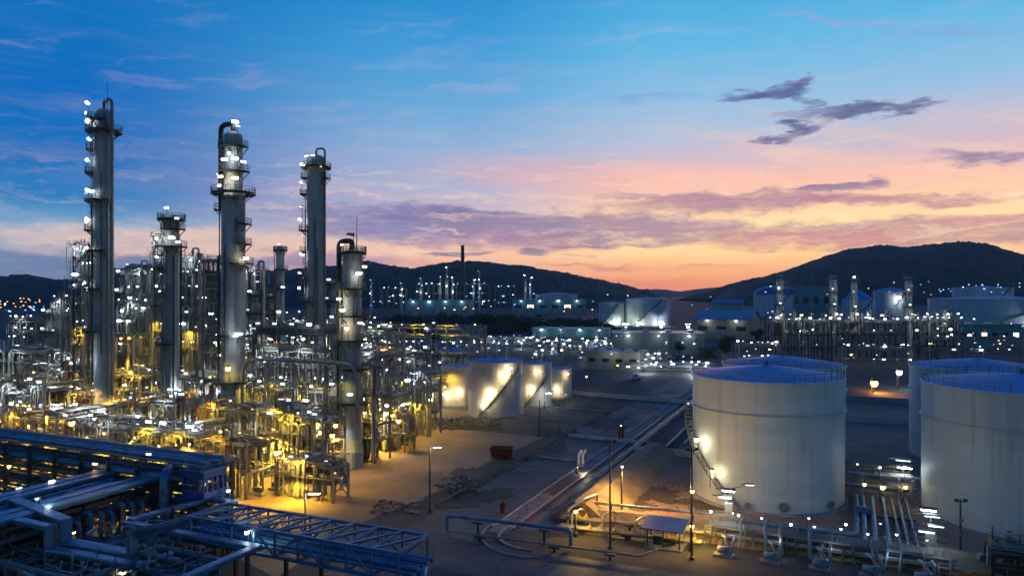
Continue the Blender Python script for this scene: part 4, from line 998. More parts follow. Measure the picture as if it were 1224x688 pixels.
for ri, (u, hh, rowname) in enumerate(ROWS):
    for ci, v in enumerate(VS):
        p = S(u, v); c = S(u + 4, v + 4); px = PX(c)
        if px < -30 or px > 470: continue
        gi += 1; q = random.Random(gi * 13 + 5)
        kind = KINDS[(gi * 5 + ri) % len(KINDS)]
        where = rowname + ' ' + side_of(px)
        cold = ri >= 3
        pm = ('pipe_cladding', 'pipe_dull', 'galvanised_steel', 'pipe_rusty')
        if kind == 'frame' or ri >= 4:
            n = 2 + (ri > 1) + (ri > 4) + q.choice((0, 0, 1))
            lv = [hh * (i + 1) / n * q.uniform(.95, 1.05) for i in range(n)]
            la = []
            for i, z in enumerate(lv):
                if i < n / 2 and ri < 5: la.append((z - 2.2, 2, q.choice(('yellow', 'yellow', 'warm')), q.choice(('globe', 'strip'))))
                else: la.append((z, q.choice((2, 3, 4)), q.choice(('white', 'white', 'white', 'warm')), 'strip'))
            dr = q.choice((0, 1, 2)); hy = q.random() < .4
            t = frame(f'{NUM[n]}-storey steel pipe frame, {where}', p, q.uniform(8.5, 10.5), q.uniform(6, 8.5), q.choice((2, 3)), q.choice((1, 2)), lv, gi * 7, None, 17 + (ri < 4) * 5, dr, la, pmats=pm)
            light(t, (4, -2.2, hh + 2.2), COOL if ri > 2 or gi % 3 == 0 else SODIUM, 2600 + 300 * ri)
            light(t, (5, -2.6, hh * .72), SODIUM if ri < 6 else COOL, 8000 if ri < 5 else 4000)
            light(t, (-1.2, -2.0, hh * .95), COOL if ri % 2 else SODIUM, 3500)
            if ri < 5: light(t, (3, 3.2, hh * .5), (1, .66, .05), 600)
        elif kind == 'vessels':
            vs_ = vessel(f'upright silver vessel on legs, {where}', p + S(2, 1) * 1, q.uniform(1.0, 1.5), hh * q.uniform(.85, 1.1), gi)
            vessel(f'slimmer dull upright vessel on legs, {where}', p + S(3.5, 6), q.uniform(.7, .9), hh * q.uniform(.7, .9), gi + 1, 'pipe_dull', lampc='yellow')
            light(vs_, (3, -3, hh * .7), SODIUM, 8000); light(vs_, (2, -3, hh + 2), COOL, 3000)
        else:
            dm = drum_unit(f'horizontal silver drum on concrete saddles, {where}', p + S(1, 0), q.uniform(1.0, 1.5), q.uniform(6, 8.5), gi, q.uniform(2.4, 4.5))
            drum_unit(f'thinner dull exchanger behind the silver drum, {where}', p + S(5, .5), .7, 7, gi + 3, q.uniform(3, 5), 'pipe_dull', name='heat_exchanger')
            light(dm, (3, -3, 7), SODIUM, 8000)
            lamp(dm, (2, -2, 5.8), 'yellow', 'globe', 0, 1.2); lamp(dm, (6, -1.5, 6.4), 'white', 'strip', .2, 1.1)
# racks that tie the grid together
rack('long double-tier pipe rack running across in front of the tallest column foot', S(92.6, -168), 46, 3.0, (5.2, 8.2), 31, (7, 6), lamps=[(8.8, 7, 'white', 'strip'), (4.5, 4, 'yellow', 'globe')], hand='safety_yellow')
rack('long pipe rack running across just behind the second tall column', S(119.4, -190), 96, 3.2, (6.5, 10.2, 13), 32, (7, 7, 5), lamps=[(13.5, 12, 'white', 'strip'), (6, 8, 'yellow', 'globe')], hand=True)
rack('pipe rack running across behind the tallest column, white lamps along its rail', S(154.5, -230), 120, 3.4, (9, 14, 17), 33, (6, 7, 6), lamps=[(17.6, 18, 'white', 'strip'), (10, 9, 'warm', 'strip')], hand=True)
rack('farthest pipe rack across the back of the plant, a string of white lamps on it', S(200, -250), 150, 3.4, (12, 18, 21), 34, (5, 6, 5), lamps=[(21.6, 24, 'white', 'strip'), (15, 12, 'white', 'strip')], hand=True)
rack('pipe rack along the yard edge with amber lamps under it', S(96, -84.5), 44, 2.6, (4.6, 7.2), 35, (5, 5), rz=ROT + R(90), lamps=[(7.8, 8, 'white', 'strip'), (3.8, 7, 'yellow', 'globe')], hand='safety_yellow')
rack('pipe rack running away between the second tall column and the stout column', S(82, -98.5), 120, 2.8, (6, 9), 36, (6, 5), rz=ROT + R(90), lamps=[(9.6, 9, 'white', 'strip'), (5, 6, 'yellow', 'globe')])
rack('pipe rack running away beside the slim pale column', S(82, -124.5), 130, 2.8, (6.5, 10.5), 37, (6, 5), rz=ROT + R(90), lamps=[(11, 10, 'white', 'strip'), (5, 6, 'yellow', 'globe')])
rack('pipe rack running away left of the tallest column', S(90, -149.5), 120, 2.8, (6.5, 11.5), 38, (6, 5), rz=ROT + R(90), lamps=[(12, 10, 'white', 'strip'), (5, 5, 'yellow', 'globe')])
# front edge by the yard: pumps and low lines under amber light
def pump(label, loc, rz=ROT):
    t = thing('pump_set', label, 'pump', loc, rz, 'pump sets along the yard edge')
    b = MB(); b.box((1, 0, .2), (2.6, 1.0, .4)); b.build('plinth', 'concrete', t)
    b = MB(); b.tube([(.2, 0, .95), (.3, 0, .95), (1.1, 0, .95), (1.2, 0, .95)], [.3, .42, .42, .3], 12); b.build('motor', 'blue_sheet', t)
    b = MB(); b.tube([(1.2, 0, .95), (1.5, 0, .95)], .12, 8); b.tube([(1.5, -.25, .95), (1.5, .25, .95)], .5, 12); b.tube([(1.7, 0, .95), (2.0, 0, .95), (2.0, 0, 3.0), (2.0, 2, 3.0)], .16, 8, bend=.3); b.build('casing', 'pipe_dull', t)
    return t
for i, (u, v) in enumerate(((83, -88), (86.5, -83.5), (90, -83), (79, -92), (77, -99), (104, -81.5), (112, -81.5), (128, -83))):
    pump(('pump set nearest the truss bridge', 'pump set by the bright yard corner', 'pump set beside the amber yard rack', 'pump set in front of the silver drums', 'pump set at the far left of the row', 'pump set below the stout column', 'pump set just past the stout column', 'pump set by the shrubs near the small tanks')[i] + ', on a concrete plinth', S(u, v))
# goal-post frames at the yard edge, seen right of the stout column
frame('two-bay open frame of tall posts at the yard edge, lit window-like gaps', P(486, 160), 5.4, 6, 2, 1, [5, zz(468, 160), zz(448, 160)], 41, True, 14, 1, [(zz(466, 160), 3, 'white', 'strip'), (5, 2, 'warm', 'globe')], group=None)
t = frame('low amber-lit beam frame right of the stout column foot', P(438, 146), 9, 4, 2, 1, [3.2, 6.5], 42, True, 16, 1, [(7, 3, 'white', 'strip'), (4, 3, 'yellow', 'globe')], steel='safety_yellow', group=None)
light(t, (4, -2, 7), YARD, 2970)
frame('tall open pipe frame wrapped round the foot of the stout column', P(404, 137), 8.5, 5, 3, 1, [4, zz(505, 137), zz(470, 137), zz(440, 137)], 43, True, 30, 2, [(zz(470, 137), 3, 'white', 'strip'), (zz(505, 137), 3, 'yellow', 'globe'), (3, 2, 'yellow', 'globe')], group=None)
frame('open frame of yellow-lit posts below the big arching pipe', P(318, 124), 13, 5, 4, 1, [3.6, 7, 10.4], 44, True, 34, 2, [(9.5, 4, 'white', 'strip'), (6.6, 4, 'yellow', 'globe'), (3, 3, 'yellow', 'globe')], group=None)
fr_ = frame('low frame of pumps and drums at the near corner of the lit yard', P(330, 113), 11, 4, 4, 1, [2.8, 5.2], 45, None, 26, 1, [(4.8, 4, 'white', 'strip'), (2.4, 3, 'yellow', 'globe')], group=None)
light(fr_, (5, -3, 7), YARD, 1200)
frame('long low frame at the plant front, left of the second tall column foot', P(160, 119), 15, 5, 5, 1, [3.2, 6.2, 9], 46, True, 34, 2, [(8.5, 5, 'white', 'strip'), (5.6, 4, 'yellow', 'globe')], group=None)
frame('tall lamp-lit frame far back at the left edge, beyond the stair tower', P(10, 215), 13, 9, 3, 2, [zz(y, 215) for y in (445, 420, 400, 384)], 47, True, 26, 2, [(zz(y, 215), 4, 'white', 'strip') for y in (400, 384, 420, 440)], group=None)
frame('second lamp-lit frame at the left edge, beside the stair tower foot', P(62, 190), 7.5, 8, 2, 2, [zz(y, 190) for y in (450, 425, 402, 380, 362)], 48, True, 24, 2, [(zz(y, 190), 3, 'white', 'strip') for y in (402, 380, 362, 440)], group=None)
frame('amber and white lit low frame at the left edge, above the four-tier rack', P(0, 150), 16, 8, 4, 2, [4, 8, zz(462, 150)], 49, True, 30, 2, [(zz(462, 150), 5, 'white', 'strip'), (7, 5, 'yellow', 'globe'), (3, 4, 'yellow', 'globe')], group=None)
# amber flood lamps on posts round the yard
def post_lamp(label, loc, h, m='yellow', k='street', rz=0.0, s=1.0, col=SODIUM, pw=0, group='street lamps', head=True, name='lamp_post', pr=.11):
    t = thing(name, label, 'lamp post', loc, 0, group)
    b = MB(); b.lathe([(.28, 0), (.28, .5), (pr * 1.4, .6), (pr, h)], 8); b.build('pole', 'dark_steel', t)
    if k == 'street': lamp(t, (1.1 * math.cos(rz), 1.1 * math.sin(rz), h), m, k, rz, s)
    else: lamp(t, (0, -.5, h - .1), m, k, rz, s)
    if pw: light(t, (1.1 * math.cos(rz), 1.1 * math.sin(rz) - .3, h - .5), col, pw, .3)
    return t
post_lamp('tall thin lamp post standing on the lit yard, white head', Vector((-12, 103.8, 0)), 9.6, 'white', 'street', 0, 1.2, WARM, 600)
post_lamp('lamp post with a bright head rising behind the truss bridge', Vector((-25, 86, 0)), 7.9, 'warm', 'street', 0, 1.3, WARM, 700)
post_lamp('amber lamp post in front of the second tall column foot', G(332, 592), 7, 'orange', 'globe', 0, 1.3, YARD, 2970)
post_lamp('amber lamp post at the corner of the yard below the stout column', G(398, 575), 8, 'orange', 'globe', 0, 1.3, YARD, 3780)
post_lamp('amber lamp post between the stout column and the open frame', G(462, 540), 8, 'yellow', 'globe', 0, 1.4, YARD, 3780)
post_lamp('amber lamp post by the shrubs at the small tank cluster', G(515, 512), 7, 'yellow', 'globe', 0, 1.4, YARD, 3240)
post_lamp('amber lamp post low on the far left among the racks', P(88, 118), zz(504, 118), 'orange', 'globe', 0, 1.5, SODIUM, 1500)
post_lamp('orange lamp on a post right of the stout column, glowing alone', P(458, 190), zz(418, 190), 'orange', 'globe', 0, 1.9, AMBER, 500)
# ------------------------------------------------------------------ blue-grey racks and pipe loops in front
def line(name, label, pts, r, m='cool_cladding', legs=(), cat='pipe', group='big clad pipes in front', n=12, bend=None, flange=True, tray=0):
    """one big clad pipe with its own trestle legs; pts in site coordinates (u, v, z)"""
    p0 = S(pts[0][0], pts[0][1]); t = thing(name, label, cat, p0, 0, group)
    loc = [S(*p) - p0 for p in pts]; b = MB()
    if tray:
        b.duct(loc, tray, .34); o = b.build('duct', m, t)
        b = MB(); up = Vector((0, 0, .2)); b.duct([p + up for p in loc], tray + .16, .07); o2 = b.build('lid_edge', 'edge_trim', o); flange = False
        b = MB(); up = Vector((0, 0, .262)); b.duct([p + up for p in loc], tray + .02, .05); b.build('lid', 'duct_lid', o)
    else:
        b.tube(loc, r, n, bend=bend or r * 2.4); o = b.build('pipe', m, t)
    if flange:
        b = MB()
        for a, c in zip(loc[:-1], loc[1:]):
            k = int((c - a).length / 4.5)
            for i in range(1, k + 1):
                q = a.lerp(c, i / (k + 1)); d = (c - a).normalized() * .06; b.tube([q - d, q + d], r + .035, n)
        if b.v: b.build('clamp_band', 'galvanised_steel', o)
    for (u, v, z) in legs:
        q = S(u, v) - p0; b = MB(); b.beam((q.x, q.y, 0), (q.x, q.y, z), .28); d = Vector((CU, -SU, 0)) * .7; b.beam(q + Vector((0, 0, z)) - d, q + Vector((0, 0, z)) + d, .24); b.build('leg', 'dark_steel', t)
    return t
def vrack(label, u0, v0, v1, w, tiers, pipes, seed, bent=5.5, lamps=(), rz=None, L=None, group=None, steel='dark_steel', brace=True, walk=None):
    q = random.Random(seed); p0 = S(u0, v0); t = thing('pipe_rack', label, 'pipe rack', p0, ROT if rz is None else rz, group); L = L or (v1 - v0)
    b = MB(); k = round(L / bent); top = tiers[-1]
    for i in range(k + 1):
        x = L * i / k
        for y in (0, w): b.beam((x, y, 0), (x, y, top), .38)
        for z in tiers: b.beam((x, -.4, z), (x, w + .4, z), .3, .42)
    for z in tiers:
        for y in (0, w): b.beam((0, y, z), (L, y, z), .24, .44)
    if brace:
        for i in range(0, k, 3): b.beam((L * i / k, 0, .3), (L * (i + 1) / k, 0, tiers[0]), .16)
    b.build('frame', steel, t)
    for (y, z, r, m, a, e) in pipes:
        b = MB(); b.tube([(a, y, z + .25 + r), (L - e, y, z + .25 + r)], r, 10)
        x = a + 3
        while x < L - e: b.tube([(x - .06, y, z + .25 + r), (x + .06, y, z + .25 + r)], r + .03, 10); x += q.uniform(3.5, 6)
        b.build('pipe', m, t)
    if walk:
        y, z = walk; b = MB(); b.box((L / 2, y, z), (L, 1.1, .08)); dk = b.build('walkway', 'grating', t)
        b = MB(); rail_mb(b, [(0, y - .5, z + .04), (L, y - .5, z + .04)], 1.1, 1.8, .06); b.build('handrail', 'galvanised_steel', dk)
    for (x, y, z, m, k_, s) in lamps: lamp(t, (x, y, z), m, k_, 0, s)
    return t
CC = 'cool_cladding'
q5 = random.Random(55)
def bundle(w, tiers, n, rmax=.45):
    out = []
    for z in tiers:
        for i in range(n):
            r = q5.choice((.16, .22, .3, rmax)); r = min(r, w / n * .42); out.append((w * (i + .5) / n, z, r, q5.choice((CC, CC, CC, 'pipe_dull')), q5.uniform(-1, .5), q5.uniform(-1, .5)))
    return out
R1 = vrack('long four-tier blue-grey pipe rack crossing the view at the front left, full of clad pipes', 63.5, -140, -70, 5.2, (3.6, 5.9, 8.2, 10.4), bundle(5.2, (3.6, 5.9, 8.2), 4) + bundle(5.2, (10.4,), 5, .5), 71,
    lamps=[(34, -.5, 7.5, 'orange', 'globe', .8), (45, -.5, 5.2, 'yellow', 'globe', .8), (52, -.5, 9.6, 'orange', 'strip', .7), (62, -.5, 11.8, 'white', 'strip', .7), (25, -.5, 4.5, 'yellow', 'globe', .8)], walk=(5.9, 10.6))
light(R1, (46, -1.5, 4), SODIUM, 150); light(R1, (56, -2, 3), SODIUM, 260)
t = thing('junction_tower', 'blue panelled box tower with small lit openings at the end of the four-tier rack', 'tower', S(63.3, -72.5), ROT)
b = MB()
for x in (0, 3.6):
    for y in (0, 3.6): b.beam((x, y, 0), (x, y, 6.4), .34)
b.build('frame', 'dark_steel', t)
b = MB(); z0, z1 = 7.0, 10.3
b.box((1.8, 3.5, (z0 + z1) / 2), (3.6, .1, z1 - z0)); b.box((.05, 1.8, (z0 + z1) / 2), (.1, 3.3, z1 - z0)); b.box((1.8, 1.8, z0), (3.8, 3.8, .16))
b.box((1.8, .02, z0 + .45), (3.6, .1, .7)); b.box((1.8, .02, z1 - .4), (3.6, .1, .8)); b.box((3.55, 1.8, z0 + .45), (.1, 3.3, .7)); b.box((3.55, 1.8, z1 - .4), (.1, 3.3, .8))
for i in range(5): b.box((.12 + i * .84, .02, (z0 + z1) / 2), (.26, .1, 1.82))
for i in range(4): b.box((3.55, .5 + i * .84, (z0 + z1) / 2), (.1, .26, 1.82))
b.build('panel', 'navy_sheet', t)
b = MB(); b.box((1.8, 1.8, z1 + .12), (4.1, 4.1, .16)); rail_mb(b, [(0, 0, z1 + .2), (3.6, 0, z1 + .2), (3.6, 3.6, z1 + .2), (0, 3.6, z1 + .2)], 1.0, 1.2, .06, True); b.build('roof', 'blue_steel', t)
light(t, (1.8, 1.6, 8.6), WARM, 60); lamp(t, (2.4, 1.4, 8.6), 'warm', 'strip', 0, .6)
# racks running away from the camera
vrack('pipe rack of wide blue ducts running away at the front left, joining the four-tier rack', 40, -77.5, 0, 9.5, (5.4, 7.6), [(4.1, 7.6, .3, CC, 0, 2), (5.3, 7.6, .22, CC, 4, 2), (6.4, 7.6, .26, CC, 0, 1), (1.2, 5.4, .4, 'pipe_dull', 0, 0), (2.8, 5.4, .3, 'pipe_dull', 0, 0), (5, 5.4, .3, CC, 0, 0), (7, 5.4, .4, 'pipe_dull', 0, 0)], 72, 5, rz=ROT + R(90), L=23.5, lamps=[(19, -.5, 4.2, 'yellow', 'globe', .9), (15, 3, 4.2, 'yellow', 'globe', .8), (9, 9.8, 8.6, 'white', 'strip', .7), (13, 9.8, 9.0, 'white', 'strip', .7), (17, 10, 8.8, 'warm', 'strip', .7)])
for (v, w, u0, u1) in ((-77.9, 1.7, 41, 66), (-79.9, 1.2, 44, 66), (-85.4, 1.1, 49, 65), (-87.2, 1.3, 46, 65)):
    line('cable_duct', {-77.9: 'widest flat blue duct on top of the rack running away at the front left', -79.9: 'narrower flat blue duct next to the widest one', -85.4: 'flat blue duct in the farther pair on the same rack', -87.2: 'outermost flat blue duct of the farther pair'}[v], [(u0, v, 8.45), (u1, v, 8.45), (u1, v, 7.0)] if u1 > 65 else [(u0, v, 8.45), (u1, v, 8.45)], .3, tray=w, group='flat blue ducts on the front left rack', cat='duct')
# row of upright clad risers like a dark blue wall beside it
for i in range(9):
    u = 50 + i * 1.35
    line('riser_pipe', 'upright clad riser pipe in the dark row beside the wide ducts', [(u, -76.2, .2), (u, -76.2, 7.0 - (i % 3) * .3), (u, -77.4, 7.0 - (i % 3) * .3)], .3, CC if i % 2 else 'pipe_dull', group='upright risers beside the wide ducts', flange=False)
lp = post_lamp('short amber lamp post under the wide ducts at the front left', S(57.5, -75), 4.2, 'yellow', 'globe', 0, .9, SODIUM, 520)
post_lamp('short amber lamp post behind the wide ducts, by the four-tier rack', S(61, -90), 3.6, 'orange', 'globe', 0, .9, SODIUM, 300)
line('clad_pipe', 'blue clad pipe dropping to the ground at the end of the four-tier rack', [(66, -76, 10.2), (61.6, -73.6, 10.2), (61.6, -73.6, .3)], .52, legs=())
line('clad_pipe', 'long narrow blue duct loop left of the truss bridge, open end towards the back', [(54.7, -70.7, 6.8), (64.4, -69.2, 6.8), (64.4, -65.4, 6.8), (55.2, -65.6, 6.8)], .46, tray=.85, legs=((56, -70.6, 6.3), (60, -70, 6.3), (63.8, -69.2, 6.3), (63.8, -65.6, 6.3), (59, -65.5, 6.3)))
line('clad_pipe', 'flat blue duct with a sharp elbow pointing at the truss bridge', [(54.4, -71, 6.6), (54.4, -52.2, 6.6), (43, -52.4, 6.6)], .5, tray=.85, legs=((54.4, -68, 6.1), (54.4, -60.5, 6.1), (54.0, -53, 6.1), (49, -52.3, 6.1)))
line('clad_pipe', 'pale edged blue duct stepping down and up at the bottom left corner', [(50.5, -84, 8.6), (48, -71.5, 8.6), (48, -71.5, 6.4), (48.6, -62.4, 6.4), (48.6, -62.4, 8.2), (51, -61.6, 8.2), (54, -61.2, 8.2)], .56, tray=1.15, legs=((48.2, -69.5, 5.8), (48.5, -64, 5.8)))
line('clad_pipe', 'lower twin of the stepping duct at the bottom left corner', [(46.6, -84, 8.4), (46.4, -71.6, 8.4), (46.4, -71.6, 6.2), (47.0, -60.6, 6.2)], .5, tray=.9, legs=((46.5, -69.5, 5.7), (46.8, -63, 5.7)))
frame('grey braced steel frame low in the bottom left corner', S(43.6, -78), 17, 4, 4, 1, [2.6, 5.2], 73, None, 12, 0, [(2.4, 2, 'warm', 'strip')], brace=.7, cat='steel frame', group=None)
frame('dark pipe frame under the wide ducts, pipes and valves inside', S(52, -73.5), 10, 8, 2, 2, [2.4, 4.8], 74, None, 20, 1, [(2.2, 2, 'white', 'strip')], brace=.5, cat='steel frame', group=None, steel='dark_steel')
line('thin_pipe', 'thin pale pipe slanting between the blue loop and the elbow pipe', [(51.5, -66.5, 5.8), (52.4, -55, 5.8), (52.4, -55, .3)], .16, 'pipe_cladding', group=None, flange=False)
line('thin_pipe', 'thin bent pale pipe hooked above the bottom left frame', [(45, -70, .3), (45, -70, 6.8), (45.4, -66.6, 6.8), (45.4, -66.6, .3)], .11, 'pipe_cladding', group=None, flange=False)
post_lamp('short white lamp on a post inside the elbow of the blue pipe', S(55.8, -54.5), 7.7, 'white', 'globe', 0, .75, WHITE, 60)
post_lamp('short white lamp on a post at the tip of the long pipe loop', S(66, -67.5), 7.9, 'white', 'globe', 0, .8, WHITE, 60)
post_lamp('short white lamp by the bottom left frame', S(50.5, -79.5), 9.6, 'white', 'globe', 0, .7, WHITE, 50)
post_lamp('lamp with a blue-white head low at the yard edge, left of the bright-headed post', G(350, 588), 4.2, 'blue', 'strip', 0, .8, (.4, .6, 1), 40)
frame('dark pipework frame between the stepping duct and the elbow duct', S(47.5, -67), 11, 5, 3, 1, [1.8, 3.6, 5.2], 76, None, 26, 1, [(1.2, 2, 'white', 'strip'), (3, 1, 'warm', 'strip')], brace=.5, cat='steel frame', group=None, steel='dark_steel')
frame('dark pipework frame inside the long duct loop', S(56, -70.4), 5, 7, 2, 2, [2.2, 4.2], 77, None, 20, 0, [(1.6, 2, 'yellow', 'globe')], brace=.5, cat='steel frame', group=None, steel='dark_steel')
frame('dim pipework frame behind the wide ducts at the left edge', S(47, -92), 12, 9, 3, 2, [2.5, 5, 7], 78, None, 30, 2, [(2.2, 2, 'yellow', 'globe'), (5.6, 3, 'white', 'strip')], brace=.5, cat='steel frame', group=None, steel='dark_steel')
# truss bridge
t = thing('truss_bridge', 'blue steel box-truss pipe bridge spanning the front with zigzag bracing on its top', 'pipe bridge', S(55.6, -62.5), ROT)
Lb, wb, zb, hb = 26.2, 5.4, 5.5, 2.5
b = MB()
for y in (0, wb):
    for z in (zb, zb + hb): b.beam((0, y, z), (Lb, y, z), .26, .3)
k = 9
for i in range(k + 1):
    x = Lb * i / k
    for y in (0, wb): b.beam((x, y, zb), (x, y, zb + hb), .2)
    for z in (zb, zb + hb): b.beam((x, 0, z + .01), (x, wb, z + .01), .2, .24)
    if i < k:
        x2 = Lb * (i + 1) / k
        for y in (0, wb): b.beam((x, y, zb + (hb if i % 2 else 0)), (x2, y, zb + (0 if i % 2 else hb)), .17)
        b.beam((x, 0, zb + hb + .03), (x2, wb, zb + hb + .03), .34, .18)
b.build('truss', 'blue_steel', t)
for (y, r) in ((.8, .3), (1.7, .4), (2.7, .3), (3.5, .4), (4.5, .3)):
    b = MB(); b.tube([(-2, y, zb + .2 + r), (Lb + 1.2, y, zb + .2 + r)], r * .7, 10); b.build('pipe', CC, t)
for x in (1.0, Lb * .5, Lb - 1.0):
    for y in (0, wb):
        b = MB(); b.beam((x, y, 0), (x, y, zb), .34); b.build('leg', 'dark_steel', t)
b = MB(); b.box((Lb / 2, wb + .8, zb + .1), (Lb, 1.1, .08)); dk = b.build('walkway', 'grating', t); b = MB(); rail_mb(b, [(0, wb + 1.3, zb + .14), (Lb, wb + 1.3, zb + .14)], 1.1, 1.6, .06); b.build('handrail', 'galvanised_steel', dk)
vrack('low rack of wide blue pipes under and in front of the truss bridge', 46, -60, -37, 6.5, (3.4,), [(.7, 3.4, .6, CC, -1, -1), (2.2, 3.4, .62, CC, -1, -1), (3.7, 3.4, .5, CC, -1, -1), (5.0, 3.4, .55, CC, -1, -1), (6.1, 3.4, .3, CC, -1, -1)], 75, 5.5)
line('clad_pipe', 'blue pipe standing on end at the road end of the truss bridge', [(60, -36, .3), (60, -36, 5.6), (57, -34.6, 5.6), (57, -34.6, .3)], .42)

# ------------------------------------------------------------------ middle: road edge, dike, manifold
line('clad_pipe', 'blue-grey pipe crossing low over the road bend towards the dike', [(83.2, -46.5, .3), (83.2, -46.5, 2.4), (84.3, -29.5, 2.4), (84.3, -29.5, .4)], .24, legs=((83.4, -42, 1.9), (84.1, -33, 1.9)))
line('thin_pipe', 'dark low pipe in front of the road bend, ends at the blue-roofed shelter', [(81.6, -45, .9), (83, -20.5, .9), (86, -19, .9)], .14, 'pipe_dull', legs=((81.8, -41, .6), (82.4, -31, .6), (82.8, -24, .6)), group=None)
line('thin_pipe', 'pale pipe laid along the crest of the front dike', [(97.0, -33.5, .3), (97.0, -33.5, 2.15), (99.2, -11.5, 2.15), (99.2, -11.5, .6)], .2, 'pipe_cladding', group=None)
line('thin_pipe', 'bent yellow-lit pipe at the corner where the two dikes meet', [(92.5, -32.8, .3), (92.5, -32.8, 2.2), (95.5, -31.4, 3.1), (98.5, -30.4, 3.1), (98.5, -30.4, 1.5)], .2, 'pipe_cladding', group=None)
for i, (u, z) in enumerate(((90.6, .7), (91.6, 1.5), (89.6, .8))):
    line('thin_pipe', ('amber-lit line of the valve bank, lowest of three', 'amber-lit line of the valve bank, raised behind', 'amber-lit line of the valve bank, in front')[i], [(u, -33, z), (u + 1.2, -14.5, z)], .24, 'pipe_dull', legs=((u + .2, -30, z - .25), (u + .6, -24, z - .25), (u + .9, -18, z - .25)), group='lines of the amber-lit valve bank')
def valve(loc, s=1.0, m='safety_yellow', rz=ROT, label='amber-lit gate valve with a handwheel in the bank by the dike', group='gate valves of the amber bank'):
    t = thing('gate_valve', label, 'valve', loc, rz, group)
    b = MB(); b.tube([(-.5 * s, 0, 0), (-.42 * s, 0, 0), (-.2 * s, 0, 0), (.2 * s, 0, 0), (.42 * s, 0, 0), (.5 * s, 0, 0)], [.4 * s, .4 * s, .28 * s, .28 * s, .4 * s, .4 * s], 10); b.tube([(0, 0, 0), (0, 0, .8 * s), (0, 0, .85 * s), (0, 0, 1.5 * s)], [.26 * s, .26 * s, .08 * s, .06 * s], 8); b.build('body', m, t)
    b = MB(); b.tube([(.38 * s * math.cos(a), .38 * s * math.sin(a), 1.4 * s) for a in [i * math.pi / 5 for i in range(11)]], .045 * s, 5, caps=False); b.beam((-.38 * s, 0, 1.4 * s), (.38 * s, 0, 1.4 * s), .05 * s); b.build('handwheel', 'red_paint' if m != 'white_paint' else 'dark_steel', t)
    return t
def copy_tree(o, loc):
    c = o.copy(); COL.objects.link(c); c.location = loc
    for ch in list(o.children):
        d = ch.copy(); COL.objects.link(d); d.parent = c
        for g in list(ch.children): e = g.copy(); COL.objects.link(e); e.parent = d
    return c
v0 = valve(S(91.8, -31, 1.75), .5)
for i in range(1, 15):
    k = i % 3; copy_tree(v0, S((90.7, 91.7, 89.7)[k] + i * .08, -31 + i * 1.12, (.95, 1.75, 1.05)[k]))
for i, v in enumerate((-31.6, -27.2, -23, -17)):
    line('thin_pipe', ('upright bent line at the near corner of the valve bank', 'second upright bent line over the valve bank', 'third upright bent line over the valve bank, by the shelter', 'upright bent line past the shelter')[i], [(90.8, v, .5), (90.8, v, 2.3 + .3 * (i % 2)), (93.2, v + .4, 2.3 + .3 * (i % 2)), (96.2, v + .4, 1.4)], .15, 'pipe_cladding', group='upright lines over the valve bank', flange=False)
post_lamp('short amber lamp at the near end of the valve bank', S(88.8, -30.4), 3.6, 'yellow', 'globe', 0, .8, (1, .58, .08), 1100)
post_lamp('short amber lamp beside the blue-roofed shelter', S(89.6, -15.6), 3.4, 'yellow', 'globe', 0, .8, (1, .58, .08), 1100)
# shelter
t = thing('pump_shelter', 'small open shelter with a sloping blue roof by the amber-lit valve bank', 'shelter', S(88.6, -21.2), ROT)
for x in (.3, 2.3, 4.3):
    for y in (.3, 2.7):
        b = MB(); b.beam((x, y, 0), (x, y, 2.5 + y * .12), .14); b.build('post', 'dark_steel', t)
b = MB(); b.add([(-.4, -.5, 2.5), (5, -.5, 2.5), (5, 3.4, 3.05), (-.4, 3.4, 3.05), (-.4, -.5, 2.62), (5, -.5, 2.62), (5, 3.4, 3.17), (-.4, 3.4, 3.17)], [(3, 2, 1, 0), (4, 5, 6, 7), (0, 1, 5, 4), (1, 2, 6, 5), (2, 3, 7, 6), (3, 0, 4, 7)]); b.build('roof', 'navy_sheet', t)
b = MB(); b.box((2.3, 1.5, .1), (4.8, 3.2, .2)); b.build('slab', 'concrete', t)
b = MB(); b.box((1.4, 1.5, .75), (1.1, .8, 1.1)); b.tube([(2.2, 1.5, .8), (3.6, 1.5, .8)], .35, 10); b.build('pump', 'dark_steel', t)
light(t, (2.5, 2.2, 2.2), SODIUM, 200)
# posts standing by the dike
def thin_post(label, loc, h, lamps=(), group='tall dark posts', arm=None, name='lamp_post'):
    t = thing(name, label, 'lamp post', loc, 0, group)
    b = MB(); b.lathe([(.3, 0), (.3, .35), (.14, .4), (.1, h)], 8); b.build('pole', 'dark_steel', t)
    b = MB(); b.beam((-.6, 0, h - .3), (.6, 0, h - .3), .12); b.box((-.55, -.1, h - .1), (.4, .35, .3)); b.box((.55, -.1, h - .1), (.4, .35, .3)); b.build('lamp_head', 'dark_steel', t)
    b = MB(); b.box((0, -.2, h * .38), (.34, .24, .6)); b.box((.05, -.22, h * .62), (.28, .2, .4)); b.build('junction_box', 'galvanised_steel', t)
    for (z, m) in lamps: lamp(t, (0, -.35, z), m, 'globe', 0, .8)
    return t
thin_post('tall dark unlit post in front of the earth dike', Vector((12.3, 89.2, 0)), 13.6)
tp_ = thin_post('tall dark post with an amber lamp half way up, beside the big cone-roofed tank', Vector((21.6, 85.5, 0)), 13.4, ((8.3, 'orange'),))
light(COL.objects['lamp_post'] if False else tp_, (-1.0, .9, 8.4), (1, .60, .16), 900, .3)
thin_post('dark unlit post in front of the tank at the edge of the view', Vector((55.3, 87.7, 0)), 6.6)
t = post_lamp('short lamp post standing between the valve bank and the cone-roofed tank, shining on its wall', S(101, -27.5), 7.0, 'warm', 'globe', 0, .5, YARD, 9000)
light(t, (1.1, -.3, 6.5), (1, .57, .2), 2600)
